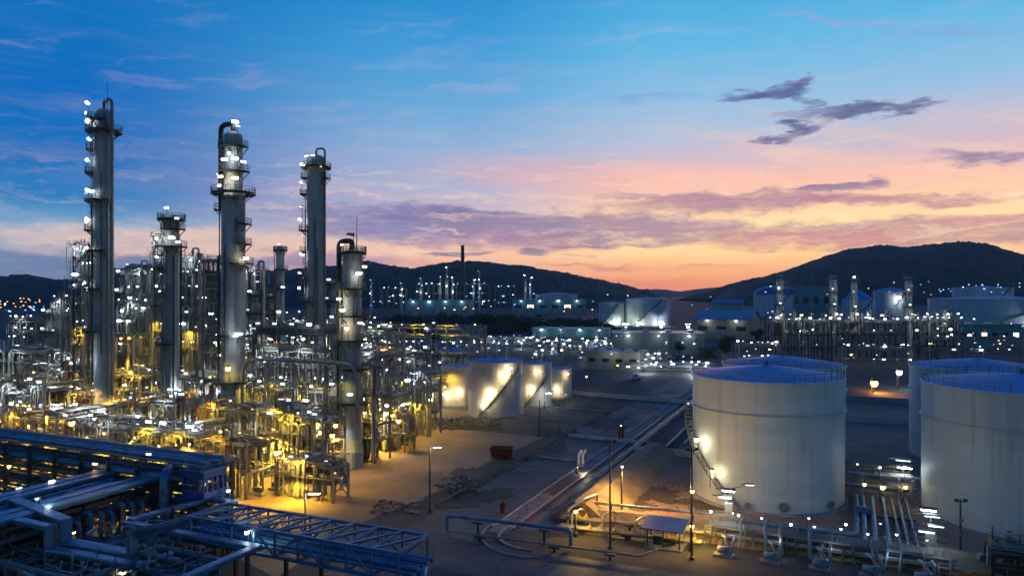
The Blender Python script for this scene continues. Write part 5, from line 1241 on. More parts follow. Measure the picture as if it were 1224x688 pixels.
# concrete walls
def wall(label, u0, v0, u1, v1, h=1.1, w=.35, m='pale_concrete', name='concrete_wall'):
    p = S(u0, v0); e = S(u1, v1) - p; b = MB(); d = Vector((-e.y, e.x, 0)).normalized() * w / 2
    b.prism([tuple((d)[:2]), tuple((-d)[:2]), tuple((e - d)[:2]), tuple((e + d)[:2])][::-1], -.05, h); o = b.build(name, m, None, p); tag(o, label, 'wall'); return o
wall('low concrete wall behind the earth dike, running to the cone-roofed tank', 140.5, -36, 141, -18.5, 1.3, .5)
wall('low kerb wall crossing the road strip beyond the dike', 150, -53, 149, -34.5, .7, .4)
wall('long low wall far behind, at the head of the road', 214, -86, 206, -20, 1.2, .4)
wall('low wall between the two rows of white tanks', 196, 2, 196, 60, 1.6, .5)
wall('low dark wall farther behind the white tanks', 232, -18, 232, 70, 1.8, .5, 'concrete')
# small things on the road
g = G(601, 612); t = thing('fire_hydrant', 'red fire hydrant cabinet standing alone at the roadside by the bend', 'hydrant', g)
b = MB(); b.lathe([(.42, 0), (.42, .12), (.34, .16), (.34, 1.35), (.38, 1.38), (.38, 1.5), (.2, 1.72), (.02, 1.78)], 14); b.build('body', 'red_paint', t)
b = MB(); b.tube([(-.55, 0, 1.0), (.55, 0, 1.0)], .13, 8); b.tube([(0, -.5, .8), (0, .1, .8)], .16, 8); b.build('outlet', 'red_paint', t)
g = G(600, 547); t = thing('waste_skip', 'dark red metal skip standing on the lit yard', 'skip', g, R(-8))
b = MB(); L_, w_, h_ = 4.4, 2.2, 2.1
b.add([(-1.9, -1, .15), (1.9, -1, .15), (1.9, 1, .15), (-1.9, 1, .15), (-2.2, -1.15, h_), (2.2, -1.15, h_), (2.2, 1.15, h_), (-2.2, 1.15, h_)], [(3, 2, 1, 0), (0, 1, 5, 4), (1, 2, 6, 5), (2, 3, 7, 6), (3, 0, 4, 7)])
b.add([(-1.8, -.9, 1.5), (1.8, -.9, 1.5), (1.8, .9, 1.5), (-1.8, .9, 1.5)], [(0, 1, 2, 3)]); b.build('body', 'red_paint', t)
b = MB()
for i in range(6): x = -1.8 + i * .72; b.beam((x, -1.03, .2), (x * 1.1, -1.2, h_), .12)
for y in (-1.17, 1.17): b.beam((-2.25, y, h_), (2.25, y, h_), .14)
for x in (-2.2, 2.2): b.beam((x, -1.17, h_), (x, 1.17, h_), .14)
b.build('rib', 'red_paint', t)
def standpipe(label, g, m, lampm=None):
    t = thing('hydrant_post', label, 'hydrant', g)
    b = MB(); b.box((0, 0, .25), (1.3, 1.0, .5)); b.build('plinth', 'concrete', t)
    for x in (-.35, .4):
        b = MB(); b.tube([(x, 0, .4), (x, 0, 2.2), (x + .5, 0, 2.8), (x + .45, 0, 3.1)], .26, 10, bend=.5); b.build('standpipe', m, t)
    if lampm: lamp(t, (0, -.3, 3.3), lampm, 'globe', 0, .6)
    return t
standpipe('white twin standpipe lit beside the road, at the foot of the dike', G(694, 557), 'white_paint', None)
post_lamp('stub lamp lighting the white twin standpipe', G(690, 566), 1.4, 'warm', 'globe', 0, .3, WARM, 220)
standpipe('red twin standpipe with a glowing lamp on top, farther up the road', G(742, 526), 'red_paint', 'warm')
def debris(px0, px1, py0, py1, n, seed, name='debris'):
    q = random.Random(seed); b = MB()
    for _ in range(n):
        g = G(q.uniform(px0, px1), q.uniform(py0, py1)); k = q.random(); a = q.uniform(0, 6.28); L_ = q.uniform(.4, 1.5)
        b.cur = q.choice((0, 0, 1, 2))
        p = Vector((g.x, g.y, q.uniform(.1, .5))); e = p + Vector((math.cos(a) * L_, math.sin(a) * L_, q.uniform(-.1, .3)))
        if k < .5: b.tube([p, e], q.uniform(.05, .14), 7)
        elif k < .8: b.beam(p, e, q.uniform(.06, .3), .1)
        else: b.box((g.x, g.y, .25), (q.uniform(.2, .7), q.uniform(.2, .6), q.uniform(.15, .4)), a)
    o = b.build(name, ['pipe_dull', 'pipe_rusty', 'dark_steel']); o['kind'] = 'stuff'
debris(522, 575, 571, 590, 70, 3); debris(445, 500, 600, 616, 60, 4); debris(600, 640, 556, 568, 16, 5)
rr5 = random.Random(8)
for i, (px, py, s) in enumerate(((628, 505, 1.0), (668, 497, .7), (700, 500, .9), (735, 540, .8))):
    pass
# manifold in front of the cone-roofed tank
M0 = thing('valve_manifold', 'long grey pipe manifold with a railed walkway in front of the cone-roofed tank', 'pipe manifold', S(93.6, -14.5), R(-25.5))
b = MB(); Lm = 27
for i in range(12):
    x = i * Lm / 11
    for y in (0, 2.4): b.beam((x, y, 0), (x, y, 2.2), .2)
    b.beam((x, -.3, 1.1), (x, 2.8, 1.1), .16)
for y in (0, 2.4):
    for z in (1.15, 2.2): b.beam((0, y, z), (Lm, y, z), .16, .22)
b.build('frame', 'galvanised_steel', M0)
b = MB(); b.box((Lm / 2, 1.2, 2.36), (Lm, 2.4, .08)); dk = b.build('walkway', 'grating', M0)
b = MB(); rail_mb(b, [(0, .02, 2.4), (Lm, .02, 2.4)], 1.15, .55, .06); rail_mb(b, [(0, 2.38, 2.4), (Lm, 2.38, 2.4)], 1.15, 1.3, .06); b.build('handrail', 'galvanised_steel', dk)
q = random.Random(91)
for i in range(6):
    b = MB(); y = .2 + i * .42; b.tube([(q.uniform(-2, 1), y, 1.35), (Lm + q.uniform(-2, 2), y, 1.35)], q.choice((.1, .14, .18)), 8); b.build('pipe', q.choice(('pipe_cladding', 'pipe_dull')), M0)
for i in range(16):
    x = .8 + i * 1.65 + q.uniform(-.4, .4); b = MB(); r = q.choice((.1, .14, .2)); z = q.uniform(1.6, 3.6)
    b.tube([(x, 2.2, 1.3), (x, 2.2, z), (x + q.uniform(-.4, .4), -.9, z - .2), (x + q.uniform(-.3, .3), -1.2, .3)], r, 7, bend=.4); b.build('branch_pipe', q.choice(('cool_cladding', 'pipe_dull', 'dark_steel')), M0)
for i in range(9):
    x = 1 + i * 3 + q.uniform(-.4, .4)
    lamp(M0, (x, -.2, 3.9 + q.uniform(-.2, .4)), 'white', 'globe', 0, .5)
for x in (3, 9, 15, 21, 26): light(M0, (x, -1.6, 2.0), WHITE, 45)
light(M0, (-1, -2.0, 2.2), (1, .66, .1), 120)
t = thing('lamp_tower', 'grey lamp tower with two white strip lamps, at the left end of the manifold', 'lamp tower', S(97.2, -12), R(-25))
b = MB(); b.box((0, 0, 2.2), (1.0, .7, 4.4)); b.build('cabinet', 'grey_sheet', t); b = MB(); b.beam((0, 0, 4.4), (0, 0, 6.3), .12); b.beam((0, 0, 6.2), (2.6, .2, 7.0), .08); b.build('pole', 'dark_steel', t)
lamp(t, (0, -.4, 6.2), 'white', 'street', 0, 1.5); lamp(t, (-.4, -.4, 5.3), 'white', 'street', 0, 1.5); lamp(t, (2.6, .1, 7.1), 'white', 'street', .4, 1.0); light(t, (0, -1.5, 5.2), WHITE, 150)
t = thing('lamp_tower', 'lamp tower with four stacked white strip lamps, right of the manifold by the edge tank', 'lamp tower', S(98.5, 11.2), R(-25))
b = MB(); b.box((0, 0, 1.6), (1.1, .8, 3.2)); b.build('cabinet', 'grey_sheet', t); b = MB(); b.beam((0, 0, 0), (0, 0, 6.3), .16); b.build('pole', 'dark_steel', t)
for x, z in ((-.3, 6.2), (.1, 5.5), (.5, 4.4), (-.5, 3.6)): lamp(t, (x, -.5, z), 'white', 'street', 0, 1.6)
light(t, (0, -1.5, 4.6), WHITE, 160)
t = thing('lamp_tower', 'lamp tower with two white strip lamps beside the gap between the white tanks', 'lamp tower', S(124, 10.4), R(-25))
b = MB(); b.beam((0, 0, 0), (0, 0, 6.9), .2); b.build('pole', 'dark_steel', t)
for x, z in ((0, 6.6), (.2, 5.5)): lamp(t, (x, -.4, z), 'white', 'street', 0, 1.9)
light(t, (-1, -2, 6), WHITE, 120)
# pumps along the very front, white under the lamps
def white_pump(label, loc):
    t = thing('transfer_pump', label, 'pump', loc, ROT, 'white transfer pumps below the manifold')
    b = MB(); b.box((1.2, 0, .2), (3.4, 1.6, .4)); b.build('plinth', 'concrete', t)
    b = MB(); b.tube([(.1, 0, 1.2), (.25, 0, 1.2), (1.6, 0, 1.2), (1.75, 0, 1.2)], [.4, .62, .62, .4], 14); b.build('motor', 'pump_grey', t)
    b = MB(); b.tube([(2.2, -.35, 1.2), (2.2, .35, 1.2)], .75, 14); b.tube([(2.2, 0, 1.2), (2.9, 0, 1.2), (2.9, 0, 3.0), (2.9, 2.6, 3.0)], .26, 9, bend=.5); b.tube([(2.2, 0, 1.8), (1.6, 0, 3.3), (.9, 1.4, 3.3)], .24, 9, bend=.6); b.build('casing', 'pump_grey', t)
    t.scale = (.68, .68, .68)
    return t
for i, v in enumerate((-12.5, -7.2, -1.8, 3.4, 8.6)):
    white_pump(('white pump below the lamp tower at the left end of the manifold', 'second white pump from the left below the manifold', 'white pump in the middle of the row below the manifold', 'second white pump from the right below the manifold', 'white pump at the right end of the row, by the four-lamp tower')[i], S(89.6 + (v + 12) * .02, v))
# between the tanks
rack('railed pipe rack bridging the gap between the two front white tanks, yellow rail lit', S(121.5, 3.2), 8.2, 2.6, (2.2, 3.8), 92, (4, 4), 4, lamps=[(5.2, 3, 'white', 'globe'), (2.4, 3, 'yellow', 'globe')], hand='safety_yellow', group=None)
t = COL.objects[-1]
for i, (v, r, m, u1) in enumerate(((4.2, .3, CC, 121), (5.4, .34, CC, 121), (6.9, .3, CC, 121), (8.1, .2, 'pipe_dull', 121), (9.0, .24, CC, 121), (10, .18, CC, 121))):
    line('clad_pipe', 'low blue pipe running from the manifold back between the two front white tanks', [(98.5, v, 1.0), (u1, v + .6, 1.0)], r, m, legs=((103, v + .1, .7), (112, v + .3, .7)), group='low pipes between the two front white tanks', n=10)
line('clad_pipe', 'blue pipe elbowing round the foot of the cone-roofed tank', [(101.6, -10.5, .9), (101.8, 3.3, .9), (121, 3.9, .9)], .34, legs=((101.7, -7, .55), (101.8, -1, .55)), group=None)
g = S(111, 3.2); t = thing('switch_cabinet', 'bright blue switch cabinet at the foot of the cone-roofed tank', 'cabinet', g + S(1, 1.2) - S(0, 0), ROT)
b = MB(); b.box((0, 0, 1.0), (1.7, .7, 1.7)); b.build('body', 'blue_sheet', t); b = MB(); b.box((0, 0, .08), (1.9, .9, .16)); b.build('plinth', 'concrete', t); b = MB(); b.box((-.42, -.37, 1.0), (.74, .04, 1.5)); b.box((.42, -.37, 1.0), (.74, .04, 1.5)); b.build('door', 'blue_sheet', t)
for i, (px, py, h) in enumerate(((870 + 4, 640, 3.3), (965, 640, 2.6), (1009, 652, 3.0), (1050, 655, 3.4))):
    post_lamp(('small lamp on a stub post left of the manifold', 'small lamp on a stub post behind the manifold under the cone-roofed tank', 'small lamp on a stub post behind the middle of the manifold', 'small lamp on a stub post by the low blue pipes')[i], G(px, py), h, 'white', 'globe', 0, .5, WHITE, 40, 'stub lamps round the manifold', pr=.06)
for i, px in enumerate((1150, 1172)):
    g = G(px, 697); t = thing('safety_barrier', ('orange barrier at the bottom edge below the edge tank, left one', 'orange barrier at the bottom edge below the edge tank, right one')[i], 'barrier', g, ROT, 'orange barriers')
    b = MB(); b.beam((-.9, 0, 1.0), (.9, 0, 1.0), .08, .3); b.beam((-.9, 0, .55), (.9, 0, .55), .08, .2); b.build('board', 'orange_paint', t)
    b = MB()
    for x in (-.8, .8): b.beam((x, 0, 0), (x, 0, 1.2), .09); b.beam((x, -.4, .05), (x, .4, .05), .09)
    b.build('leg', 'orange_paint', t)
frame('dark low pipe frame at the bottom right corner below the edge tank', S(93, 16.5), 16, 4, 4, 1, [1.6, 3.2], 95, True, 14, 1, [(2.6, 1, 'warm', 'strip')], steel='dark_steel', cat='steel frame', group=None)

# low lines on sleepers that run beside the road
for i, (v, u0, u1, r, m) in enumerate(((-36.6, 112, 205, .16, 'pipe_cladding'), (-35.9, 116, 205, .22, 'pipe_dull'), (-53.4, 92, 190, .14, 'pipe_rusty'), (-27.6, 150, 240, .3, 'cool_cladding'), (-25.8, 150, 240, .22, 'pipe_dull'), (-30.5, 146, 240, .3, 'cool_cladding'))):
    line('low_pipe', ('thin pale pipe on sleepers along the right side of the road', 'thicker dull pipe on sleepers along the right side of the road', 'rusty pipe on sleepers along the yard side of the road', 'blue-grey pipe on sleepers beyond the dike, middle of three', 'dull pipe on sleepers beyond the dike, next to the cone-roofed tank', 'blue-grey pipe on sleepers beyond the dike, nearest the road')[i], [(u0, v, .2), (u0, v, .55), (u1, v, .55)], r, m, legs=[(u0 + 6 + k * 14, v, .4 - r * .3) for k in range(int((u1 - u0) / 14))], group='low pipes beside the road', n=8)
for i, (u, v0_, v1_) in enumerate(((168, -84, -53.5), (186, -84, -54), (129, -52, -43))):
    wall(('low kerb across the yard side beyond the skip', 'second low kerb across the yard side, by the small plain tank', 'short low kerb across the road by the red skip')[i], u, v0_, u - 1, v1_, .35, .3, 'concrete', 'low_kerb_wall')
# ------------------------------------------------------------------ middle distance and beyond
def Wg(px, d): return Vector(((px - 612) * d / F, d, 0))
def zat(py, d): return H - (py - HOR) * d / F
def shed(label, px0, px1, ytop, d, depth, m, roofm, gable=0.0, rz=R(-12), windows=0, doors=1, cat='shed', name='warehouse', lampsn=0, lit=False):
    x0, x1 = Wg(px0, d), Wg(px1, d); L = (x1 - x0).length / math.cos(rz); h = zat(ytop, d)
    t = thing(name, label, cat, x0, rz)
    b = MB(); b.box((L / 2, depth / 2, h / 2), (L, depth, h))
    if gable:
        b.add([(0, 0, h), (0, depth, h), (0, depth / 2, h + gable), (L, 0, h), (L, depth, h), (L, depth / 2, h + gable)], [(0, 1, 2), (3, 5, 4)])
    b.build('wall', m, t)
    b = MB()
    if gable:
        for sgn, y in ((1, -1), (-1, depth + 1)):
            yy = depth / 2; b.add([(-1, y, h - .2), (L + 1, y, h - .2), (L + 1, yy, h + gable + .1), (-1, yy, h + gable + .1), (-1, y, h + .3), (L + 1, y, h + .3), (L + 1, yy, h + gable + .6), (-1, yy, h + gable + .6)], [(3, 2, 1, 0), (4, 5, 6, 7), (0, 1, 5, 4), (1, 2, 6, 5), (2, 3, 7, 6), (3, 0, 4, 7)])
    else:
        b.box((L / 2, depth / 2, h + .35), (L + 1.4, depth + 1.4, .7))
        for i in range(4): b.box((L * (i + .5) / 4, depth * .5, h + 1.2), (L * .06, depth * .3, 1.0))
    b.build('roof', roofm, t)
    for i in range(windows):
        b = MB(); b.box((L * (i + .5) / windows, -.06, h * .55), (L / windows * .5, .12, h * .22)); b.build('window', 'window_light' if lit and i % 3 == 1 else 'glass_dark', t)
    for i in range(doors):
        b = MB(); b.box((L * (i + .5) / doors, -.1, h * .25), (min(6, L / doors * .3), .2, h * .5)); b.build('door', 'grey_sheet', t)
    for i in range(lampsn):
        o = lamp(t, (L * (i + .5) / lampsn, -1.2, h * .93), 'white', 'strip', 0, d / 400)
        light(t, (L * (i + .5) / lampsn, -4, h * .9), (.8, .95, .95), .8 * d, .4)
    return t
shed('long low blue-grey warehouse below the hill, left of the flare stack foot', 484, 562, 359, 1000, 40, 'teal_sheet', 'blue_sheet', rz=R(-4), windows=0, doors=3, lampsn=4)
shed('wide teal works hall beyond the dark trees, between the stack and the pale tanks', 612, 700, 358, 1050, 40, 'teal_sheet', 'blue_sheet', rz=R(-4), windows=6, doors=2, lit=True, lampsn=4)
shed('low teal roofed shed half hidden in the dark trees', 520, 572, 392, 520, 22, 'teal_sheet', 'teal_sheet', rz=R(-10), doors=2)
shed('long teal roofed shed in front of the two pale tanks', 636, 726, 393, 520, 20, 'teal_sheet', 'teal_sheet', rz=R(-10), doors=3, lampsn=4)
shed('pale flat-roofed shed with three bright lamps on its roof edge', 733, 838, 399, 372, 26, 'grey_sheet', 'grey_sheet', rz=R(-8), windows=0, doors=3, lampsn=3)
shed('tan gabled warehouse with a dark blue roof', 829, 888, 381, 500, 46, 'tan_sheet', 'blue_sheet', 5.5, rz=R(-26), windows=3, doors=1, lampsn=2)
shed('blue cabin with a slanting roof, in front of the hill foot', 852, 884, 362, 700, 20, 'teal_sheet', 'blue_sheet', 3, rz=R(-20), doors=1)
shed('square dark blue block on the slope behind the far columns', 945, 992, 342, 950, 50, 'teal_sheet', 'blue_sheet', rz=R(-6), windows=4, doors=1)
shed('low dark hall lit at its foot, right of the gabled warehouse', 1120, 1215, 388, 420, 26, 'teal_sheet', 'grey_sheet', rz=R(-5), windows=8, doors=2, lit=True)
shed('dull brown store building across the road behind the small tanks', 700, 760, 420, 300, 12, 'tan_sheet', 'grey_sheet', rz=R(-24), windows=4, doors=2, lampsn=1)
for i, (px, d, h) in enumerate(((748, 370, 400), (790, 370, 400), (822, 370, 398))):
    t = thing('flood_lamp', ('left flood lamp standing on the flat-roofed pale shed', 'middle flood lamp standing on the flat-roofed pale shed', 'right flood lamp standing on the flat-roofed pale shed')[i], 'flood lamp', Vector(((px - 612) * 384 / F, 384, zat(399, 372) + .7)), 0, 'flood lamps on the pale shed roof')
    b = MB(); b.beam((0, 0, 0), (0, 0, 4.2), .25); b.beam((-1, 0, 3.2), (1, 0, 3.2), .2); b.build('pole', 'dark_steel', t)
    for x, z in ((-.9, 4), (.9, 4), (0, 2.4)): lamp(t, (x, -.6, z), 'white', 'strip', 0, 1.5)
    light(t, (0, -3, 2.5), WHITE, 700, .5)
# far tanks
def fartank(label, px0, px1, ytop, d, roof=2.0, rail=True, m='far_tank_paint', lights=(), dome=False):
    r = (px1 - px0) * d / F / 2; c = Wg((px0 + px1) / 2, d); h = zat(ytop, d); t = thing('storage_tank', label, 'storage tank', c, 0, 'far storage tanks')
    b = MB(); b.lathe([(r, 0), (r, h)], 64); b.build('shell', m, t)
    b = MB(); b.lathe([(r + .3, h - .5), (r + .5, h - .5), (r + .5, h + .1), (r - .05, h + .15)], 64); b.build('top_rim', m, t)
    b = MB()
    if dome: b.lathe([(r * math.cos(a) , h + .1 + roof * math.sin(a)) for a in [i * math.pi / 2 / 8 * .995 for i in range(9)]], 64, smooth=True)
    else: b.lathe([(r, h + .1), (r * .5, h + roof * .55), (.05, h + roof)], 64, smooth=True)
    b.build('roof', 'blue_sheet' if dome else 'tank_roof_sky_blue', t)
    if rail:
        b = MB()
        for i in range(30): a = 2 * math.pi * i / 30; b.beam((r * math.cos(a), r * math.sin(a), h), (r * math.cos(a), r * math.sin(a), h + 1.4), .2)
        b.tube(arc(r, h + 1.4, 0, TAU, 48), .12, 4, caps=False); b.build('guard_rail', 'galvanised_steel', t)
    b = MB(); n = 26; pr = None
    for i in range(n + 1):
        a = R(225) + R(70) * i / n; z = h * i / n; p = Vector(((r + .9) * math.cos(a), (r + .9) * math.sin(a), z))
        if pr: b.beam(pr, p, 1.2, .5)
        pr = p
    b.build('stairway', 'dark_steel', t)
    for (a, off, z, c_, pw) in lights:
        o = lamp(t, ((r + off) * math.cos(a), (r + off) * math.sin(a), z), 'white', 'strip', a + R(90), d / 190); light(o, (0, -.5, -.8), c_, pw, .6)
    return t
fartank('pale green-lit far tank beside the wide misty white tank', 716, 746, 362, 716, lights=((R(262), 5, 3, (.8, 1, .8), 9000), (R(285), 5, 6, (.8, 1, .8), 5000)))
fartank('wide pale tank lit at its foot, the palest thing below the gap in the hills', 748, 801, 357, 716, lights=((R(240), 6, 3, WARM, 9000), (R(285), 7, 4, WHITE, 9000)))
fartank('big teal tank at the right edge below the dark hill, long slanting stair', 1120, 1262, 357, 735, 3, lights=((R(262), 8, 4, WHITE, 6000),))
fartank('flat teal tank behind the big teal tank at the right edge', 1143, 1205, 344, 1050, 3, lights=((R(262), 8, 12, WHITE, 6000),))
fartank('low wide blue domed tank on the slope, left of the far columns', 902, 948, 352, 960, 12, False, dome=True)
fartank('blue tank with a pointed roof between two of the far columns', 1008, 1044, 359, 900, 14, False)
fartank('blue tank with a lit white roof edge on the slope', 1046, 1084, 348, 980, 6, True, lights=((R(262), 6, 26, WHITE, 5000),))
fartank('mid-sized white tank behind the shed, mostly dark', 640, 690, 352, 1150, 4)
fartank('small tank by the twin column behind the cream tanks', 528, 560, 420, 250, 1.5, True)
# stack and mast
t = thing('flare_stack', 'tall dark flare stack standing before the left hill', 'stack', Wg(553, 1250)); ht = zat(293, 1250)
b = MB(); b.lathe([(3.4, 0), (2.6, ht * .45), (2.4, ht * .62), (3.2, ht * .64), (3.0, ht), (.1, ht + .2)], 14); b.build('shaft', 'dark_steel', t)
b = MB()
for z in (ht * .3, ht * .64, ht * .82): b.lathe([(3.1, z), (5.0, z), (5.0, z + .6), (3.1, z + .6)], 12)
b.build('platform', 'dark_steel', t)
t = thing('radio_mast', 'thin lattice mast standing right of the flare stack', 'mast', Wg(587, 1250)); ht = zat(312, 1250)
b = MB()
for x, y in ((-1.2, -1), (1.2, -1), (0, 1.2)): b.beam((x, y, 0), (x * .3, y * .3, ht), .5)
for i in range(14): z = ht * i / 14; f_ = 1 - .7 * i / 14; b.beam((-1.2 * f_, -f_, z), (1.2 * f_, -f_, z + 4), .3)
b.build('lattice', 'dark_steel', t); b = MB(); b.beam((-6, 0, ht * .45), (6, 0, ht * .45), .7); b.build('crossarm', 'dark_steel', t)
# small refinery below the left hill
FW = [('far_white', 1.0), ('far_blue', .5)]
_far = {}
def farlamp(px, py, d, m, label, group, s=1.0):
    if m == 'far_white': m = q6.choice(('far_white', 'far_pale', 'far_pale', 'far_faint', 'far_faint'))
    key = (m, )
    if key not in _far:
        b = MB(); b.cur = 1
        b.lathe([(.05, -.9), (.7, -.6), (1.1, 0), (.7, .5), (.05, .8)], 8, smooth=True)
        b.cur = 0; b.box((0, 0, .95), (2.0, 1.2, .3)); b.beam((0, .9, 1.0), (0, .9, -9), .22)
        _far[key] = b.mesh('light_mast', ['dark_steel', m])
    o = link('light_mast', _far[key]); o.location = W(px, py, d); k = s * d / 800
    o.location.z = max(o.location.z, 2.0); o.scale = (k * q6.uniform(.7, 1.5), k, k * q6.uniform(.6, .9) )
    tag(o, label, 'lamp', group)
    return o
q6 = random.Random(66)
for i, (px, top, r) in enumerate(((444, 334, 2.0), (503, 332, 3.0), (526, 330, 2.0), (534, 318, 2.6), (541, 331, 2), (566, 334, 2), (573, 323, 2), (628, 328, 2.0), (634, 331, 2.4), (480, 338, 2))):
    d = 1150
    t = thing('far_column', ('stubby lit column at the left of the far refinery', 'far refinery column with a ringed round head', 'thin far refinery column left of the tallest one there', 'tallest lit column of the far refinery left of the flare stack', 'short far refinery column just right of its tallest', 'short far column right of the flare stack', 'lit far column between the flare stack and the mast', 'left one of the two far columns right of the mast', 'right one of the two far columns right of the mast', 'low far column between the stubby and the ringed one')[i], 'process column', Wg(px, d), 0, 'columns of the far refinery')
    ht = zat(top, d); b = MB(); b.lathe([(r, 0), (r, ht * .7), (r * .7, ht * .75), (r * .7, ht), (.05, ht + .5)], 10); b.build('shell', 'column_cladding', t)
    b = MB()
    for z in (.5, .7, .9, 1.0): b.lathe([(r, ht * z - .6), (r + 2, ht * z - .6), (r + 2, ht * z), (r, ht * z)], 10)
    b.build('platform', 'galvanised_steel', t)
    LS = 1.7
    for z in (.55, .75, .95): lamp(t, (q6.uniform(-r, r), -r - 1.6, ht * z + 2), 'white' if i % 3 else 'warm', 'strip', 0, q6.uniform(.6, 1))
    light(t, (0, -9, ht * .6), WHITE, 1200, 1)
    LS = 1.0
LS = 1.5
for i, (px, w, tops, lab) in enumerate(((498, 26, 340, 'low lit frame below the ringed far column'), (545, 40, 340, 'low lit frame at the foot of the flare stack'), (592, 24, 343, 'low lit frame by the mast foot'), (455, 30, 345, 'low lit frame at the left of the far refinery'))):
    sx = w * 1150 / F; hz_ = zat(tops, 1150)
    frame(lab, Wg(px, 1150), sx, 20, 4, 2, [hz_ * .4, hz_ * .7, hz_], 200 + i, True, 0, 0, [(hz_ * .35, 4, 'white', 'strip'), (hz_ * .65, 3, 'white', 'strip'), (hz_, 4, 'blue', 'strip')], rails=False, post=1.0, rz=0, group='lit frames of the far refinery')
LS = 1.0
# plant on the right beyond the white tanks
LS = 1.15
for px, r, top, lab in ((932, 1.7, 330, 'left dark-capped column of the far right plant'), (996, 1.8, 331, 'second dark-capped column of the far right plant'), (1021, 1.4, 334, 'slim column of the far right plant with a bright lamp on top'), (1086, 1.6, 332, 'column of the far right plant next to the teal tank'), (1129, 1.2, 372, 'short column at the right end of the far right plant')):
    d = 345
    column(lab, Wg(px, d), r, zz(top, d), [(zz(top + 2, d), 0, TAU, .9), pl(zz(top + 18, d), R(250), 1.2, 1.4), pl(zz(top + 34, d), R(250), 1.2, 1.4), pl(zz(383, d), R(260), 1.6, 1.6)], int(px), .5, lamps=[(R(265), r + 1, zz(top + 14, d), 'white', 'globe', 1.0), (R(280), r + 1, zz(top + 32, d), 'white', 'strip', 1.0), (R(250), r + 1.3, zz(379, d), 'white', 'strip', 1.1), (R(300), r + 1.2, zz(375, d), 'warm', 'strip', .9)] + ([(R(270), .5, zz(top - 3, d), 'warm', 'strip', 1.0)] if px == 1021 else []), lights=[(R(265), r + 3, zz(top + 16, d), WHITE, 110), (R(265), r + 5, zz(380, d), WHITE, 350)], group='columns of the far right plant')
for i, (px0, px1, yt, d, lab) in enumerate(((922, 992, 385, 335, 'left wide frame of the far right plant, white lamps along its deck'), (1000, 1080, 385, 340, 'middle wide frame of the far right plant, white lamps along its deck'), (1088, 1148, 384, 345, 'right wide frame of the far right plant, white lamps along its deck'))):
    sx = (px1 - px0) * d / F; h_ = zat(yt, d)
    t = frame(lab, Wg(px0, d), sx, 10, 6, 2, [h_ * .35, h_ * .68, h_], 300 + i, True, 22, 2, [(h_ * .3, 3, 'white', 'strip'), (h_ * .68, 3, 'white', 'strip'), (h_, 9, 'white', 'strip'), (h_ + 1.6, 5, 'warm', 'strip')], post=.6, rz=R(-4), steel='dark_steel', group='wide frames of the far right plant')
    for x in (.2, .5, .8): light(t, (sx * x, -5, h_ + 2), WHITE, 700)
    for k in range(6):
        x = sx * (k + .5) / 6 + q6.uniform(-1, 1); hh = q6.uniform(3, 7); r = q6.uniform(.5, .9)
        vs = thing('small_vessel', 'small upright vessel standing on the lit deck of the far right plant', 'process vessel', t.location + Vector((x, 3, h_ + .35)), 0, 'small vessels on the far right deck')
        b = MB(); b.lathe([(r, 0), (r, hh), (r * .6, hh + r * .6), (.03, hh + r * .8)], 12); b.build('shell', 'pipe_dull', vs); b = MB(); b.lathe([(r, hh * .7), (r + .8, hh * .7), (r + .8, hh * .7 + .15), (r, hh * .7 + .15)], 12); b.build('platform', 'dark_steel', vs)
for i, (px0, px1, yt, d, lab) in enumerate(((1112, 1215, 404, 300, 'long lit rack behind the tank half hidden at the right'), (1010, 1090, 416, 285, 'long lit rack in the gap behind the white tanks'), (884, 930, 412, 300, 'short lit rack behind the big cone-roofed tank'))):
    rack(lab, Wg(px0, d), (px1 - px0) * d / F, 6, (zat(yt + 14, d), zat(yt, d)), 310 + i, (4, 4), 7, rz=R(-3), lamps=[(zat(yt, d) + .8, 8, 'white', 'strip'), (zat(yt + 14, d), 6, 'white', 'strip'), (zat(yt + 8, d), 3, 'yellow', 'strip')], group='lit racks behind the white tanks')
# belt of low works between the cream tanks and the sheds
for i, (px0, px1, yt, d, lab) in enumerate(((640, 735, 408, 400, 'low works rack right of the cream tanks, thick with white lamps'), (560, 640, 404, 420, 'low works rack straight behind the stair-lamp tank'), (690, 800, 424, 330, 'nearer works rack below the pale flat-roofed shed'), (455, 530, 420, 290, 'works rack left of the cream tanks, behind the open frame'), (470, 600, 410, 470, 'far works rack below the dark trees'), (745, 850, 434, 290, 'works rack along the far side of the road junction'))):
    t = rack(lab, Wg(px0, d), (px1 - px0) * d / F, 8, (zat(yt, d) * .5, zat(yt, d)), 320 + i, (4, 4), 8, rz=R(-8), lamps=[(zat(yt, d) + .6, 10, 'white', 'strip'), (zat(yt, d) * .5, 8, 'white', 'strip'), (zat(yt, d) * .75, 4, 'blue' if i % 2 else 'warm', 'strip')], group='low works racks in the middle distance')
    for x in (.25, .75): light(t, ((px1 - px0) * d / F * x, -6, zat(yt, d) * .8), WHITE, 2800)
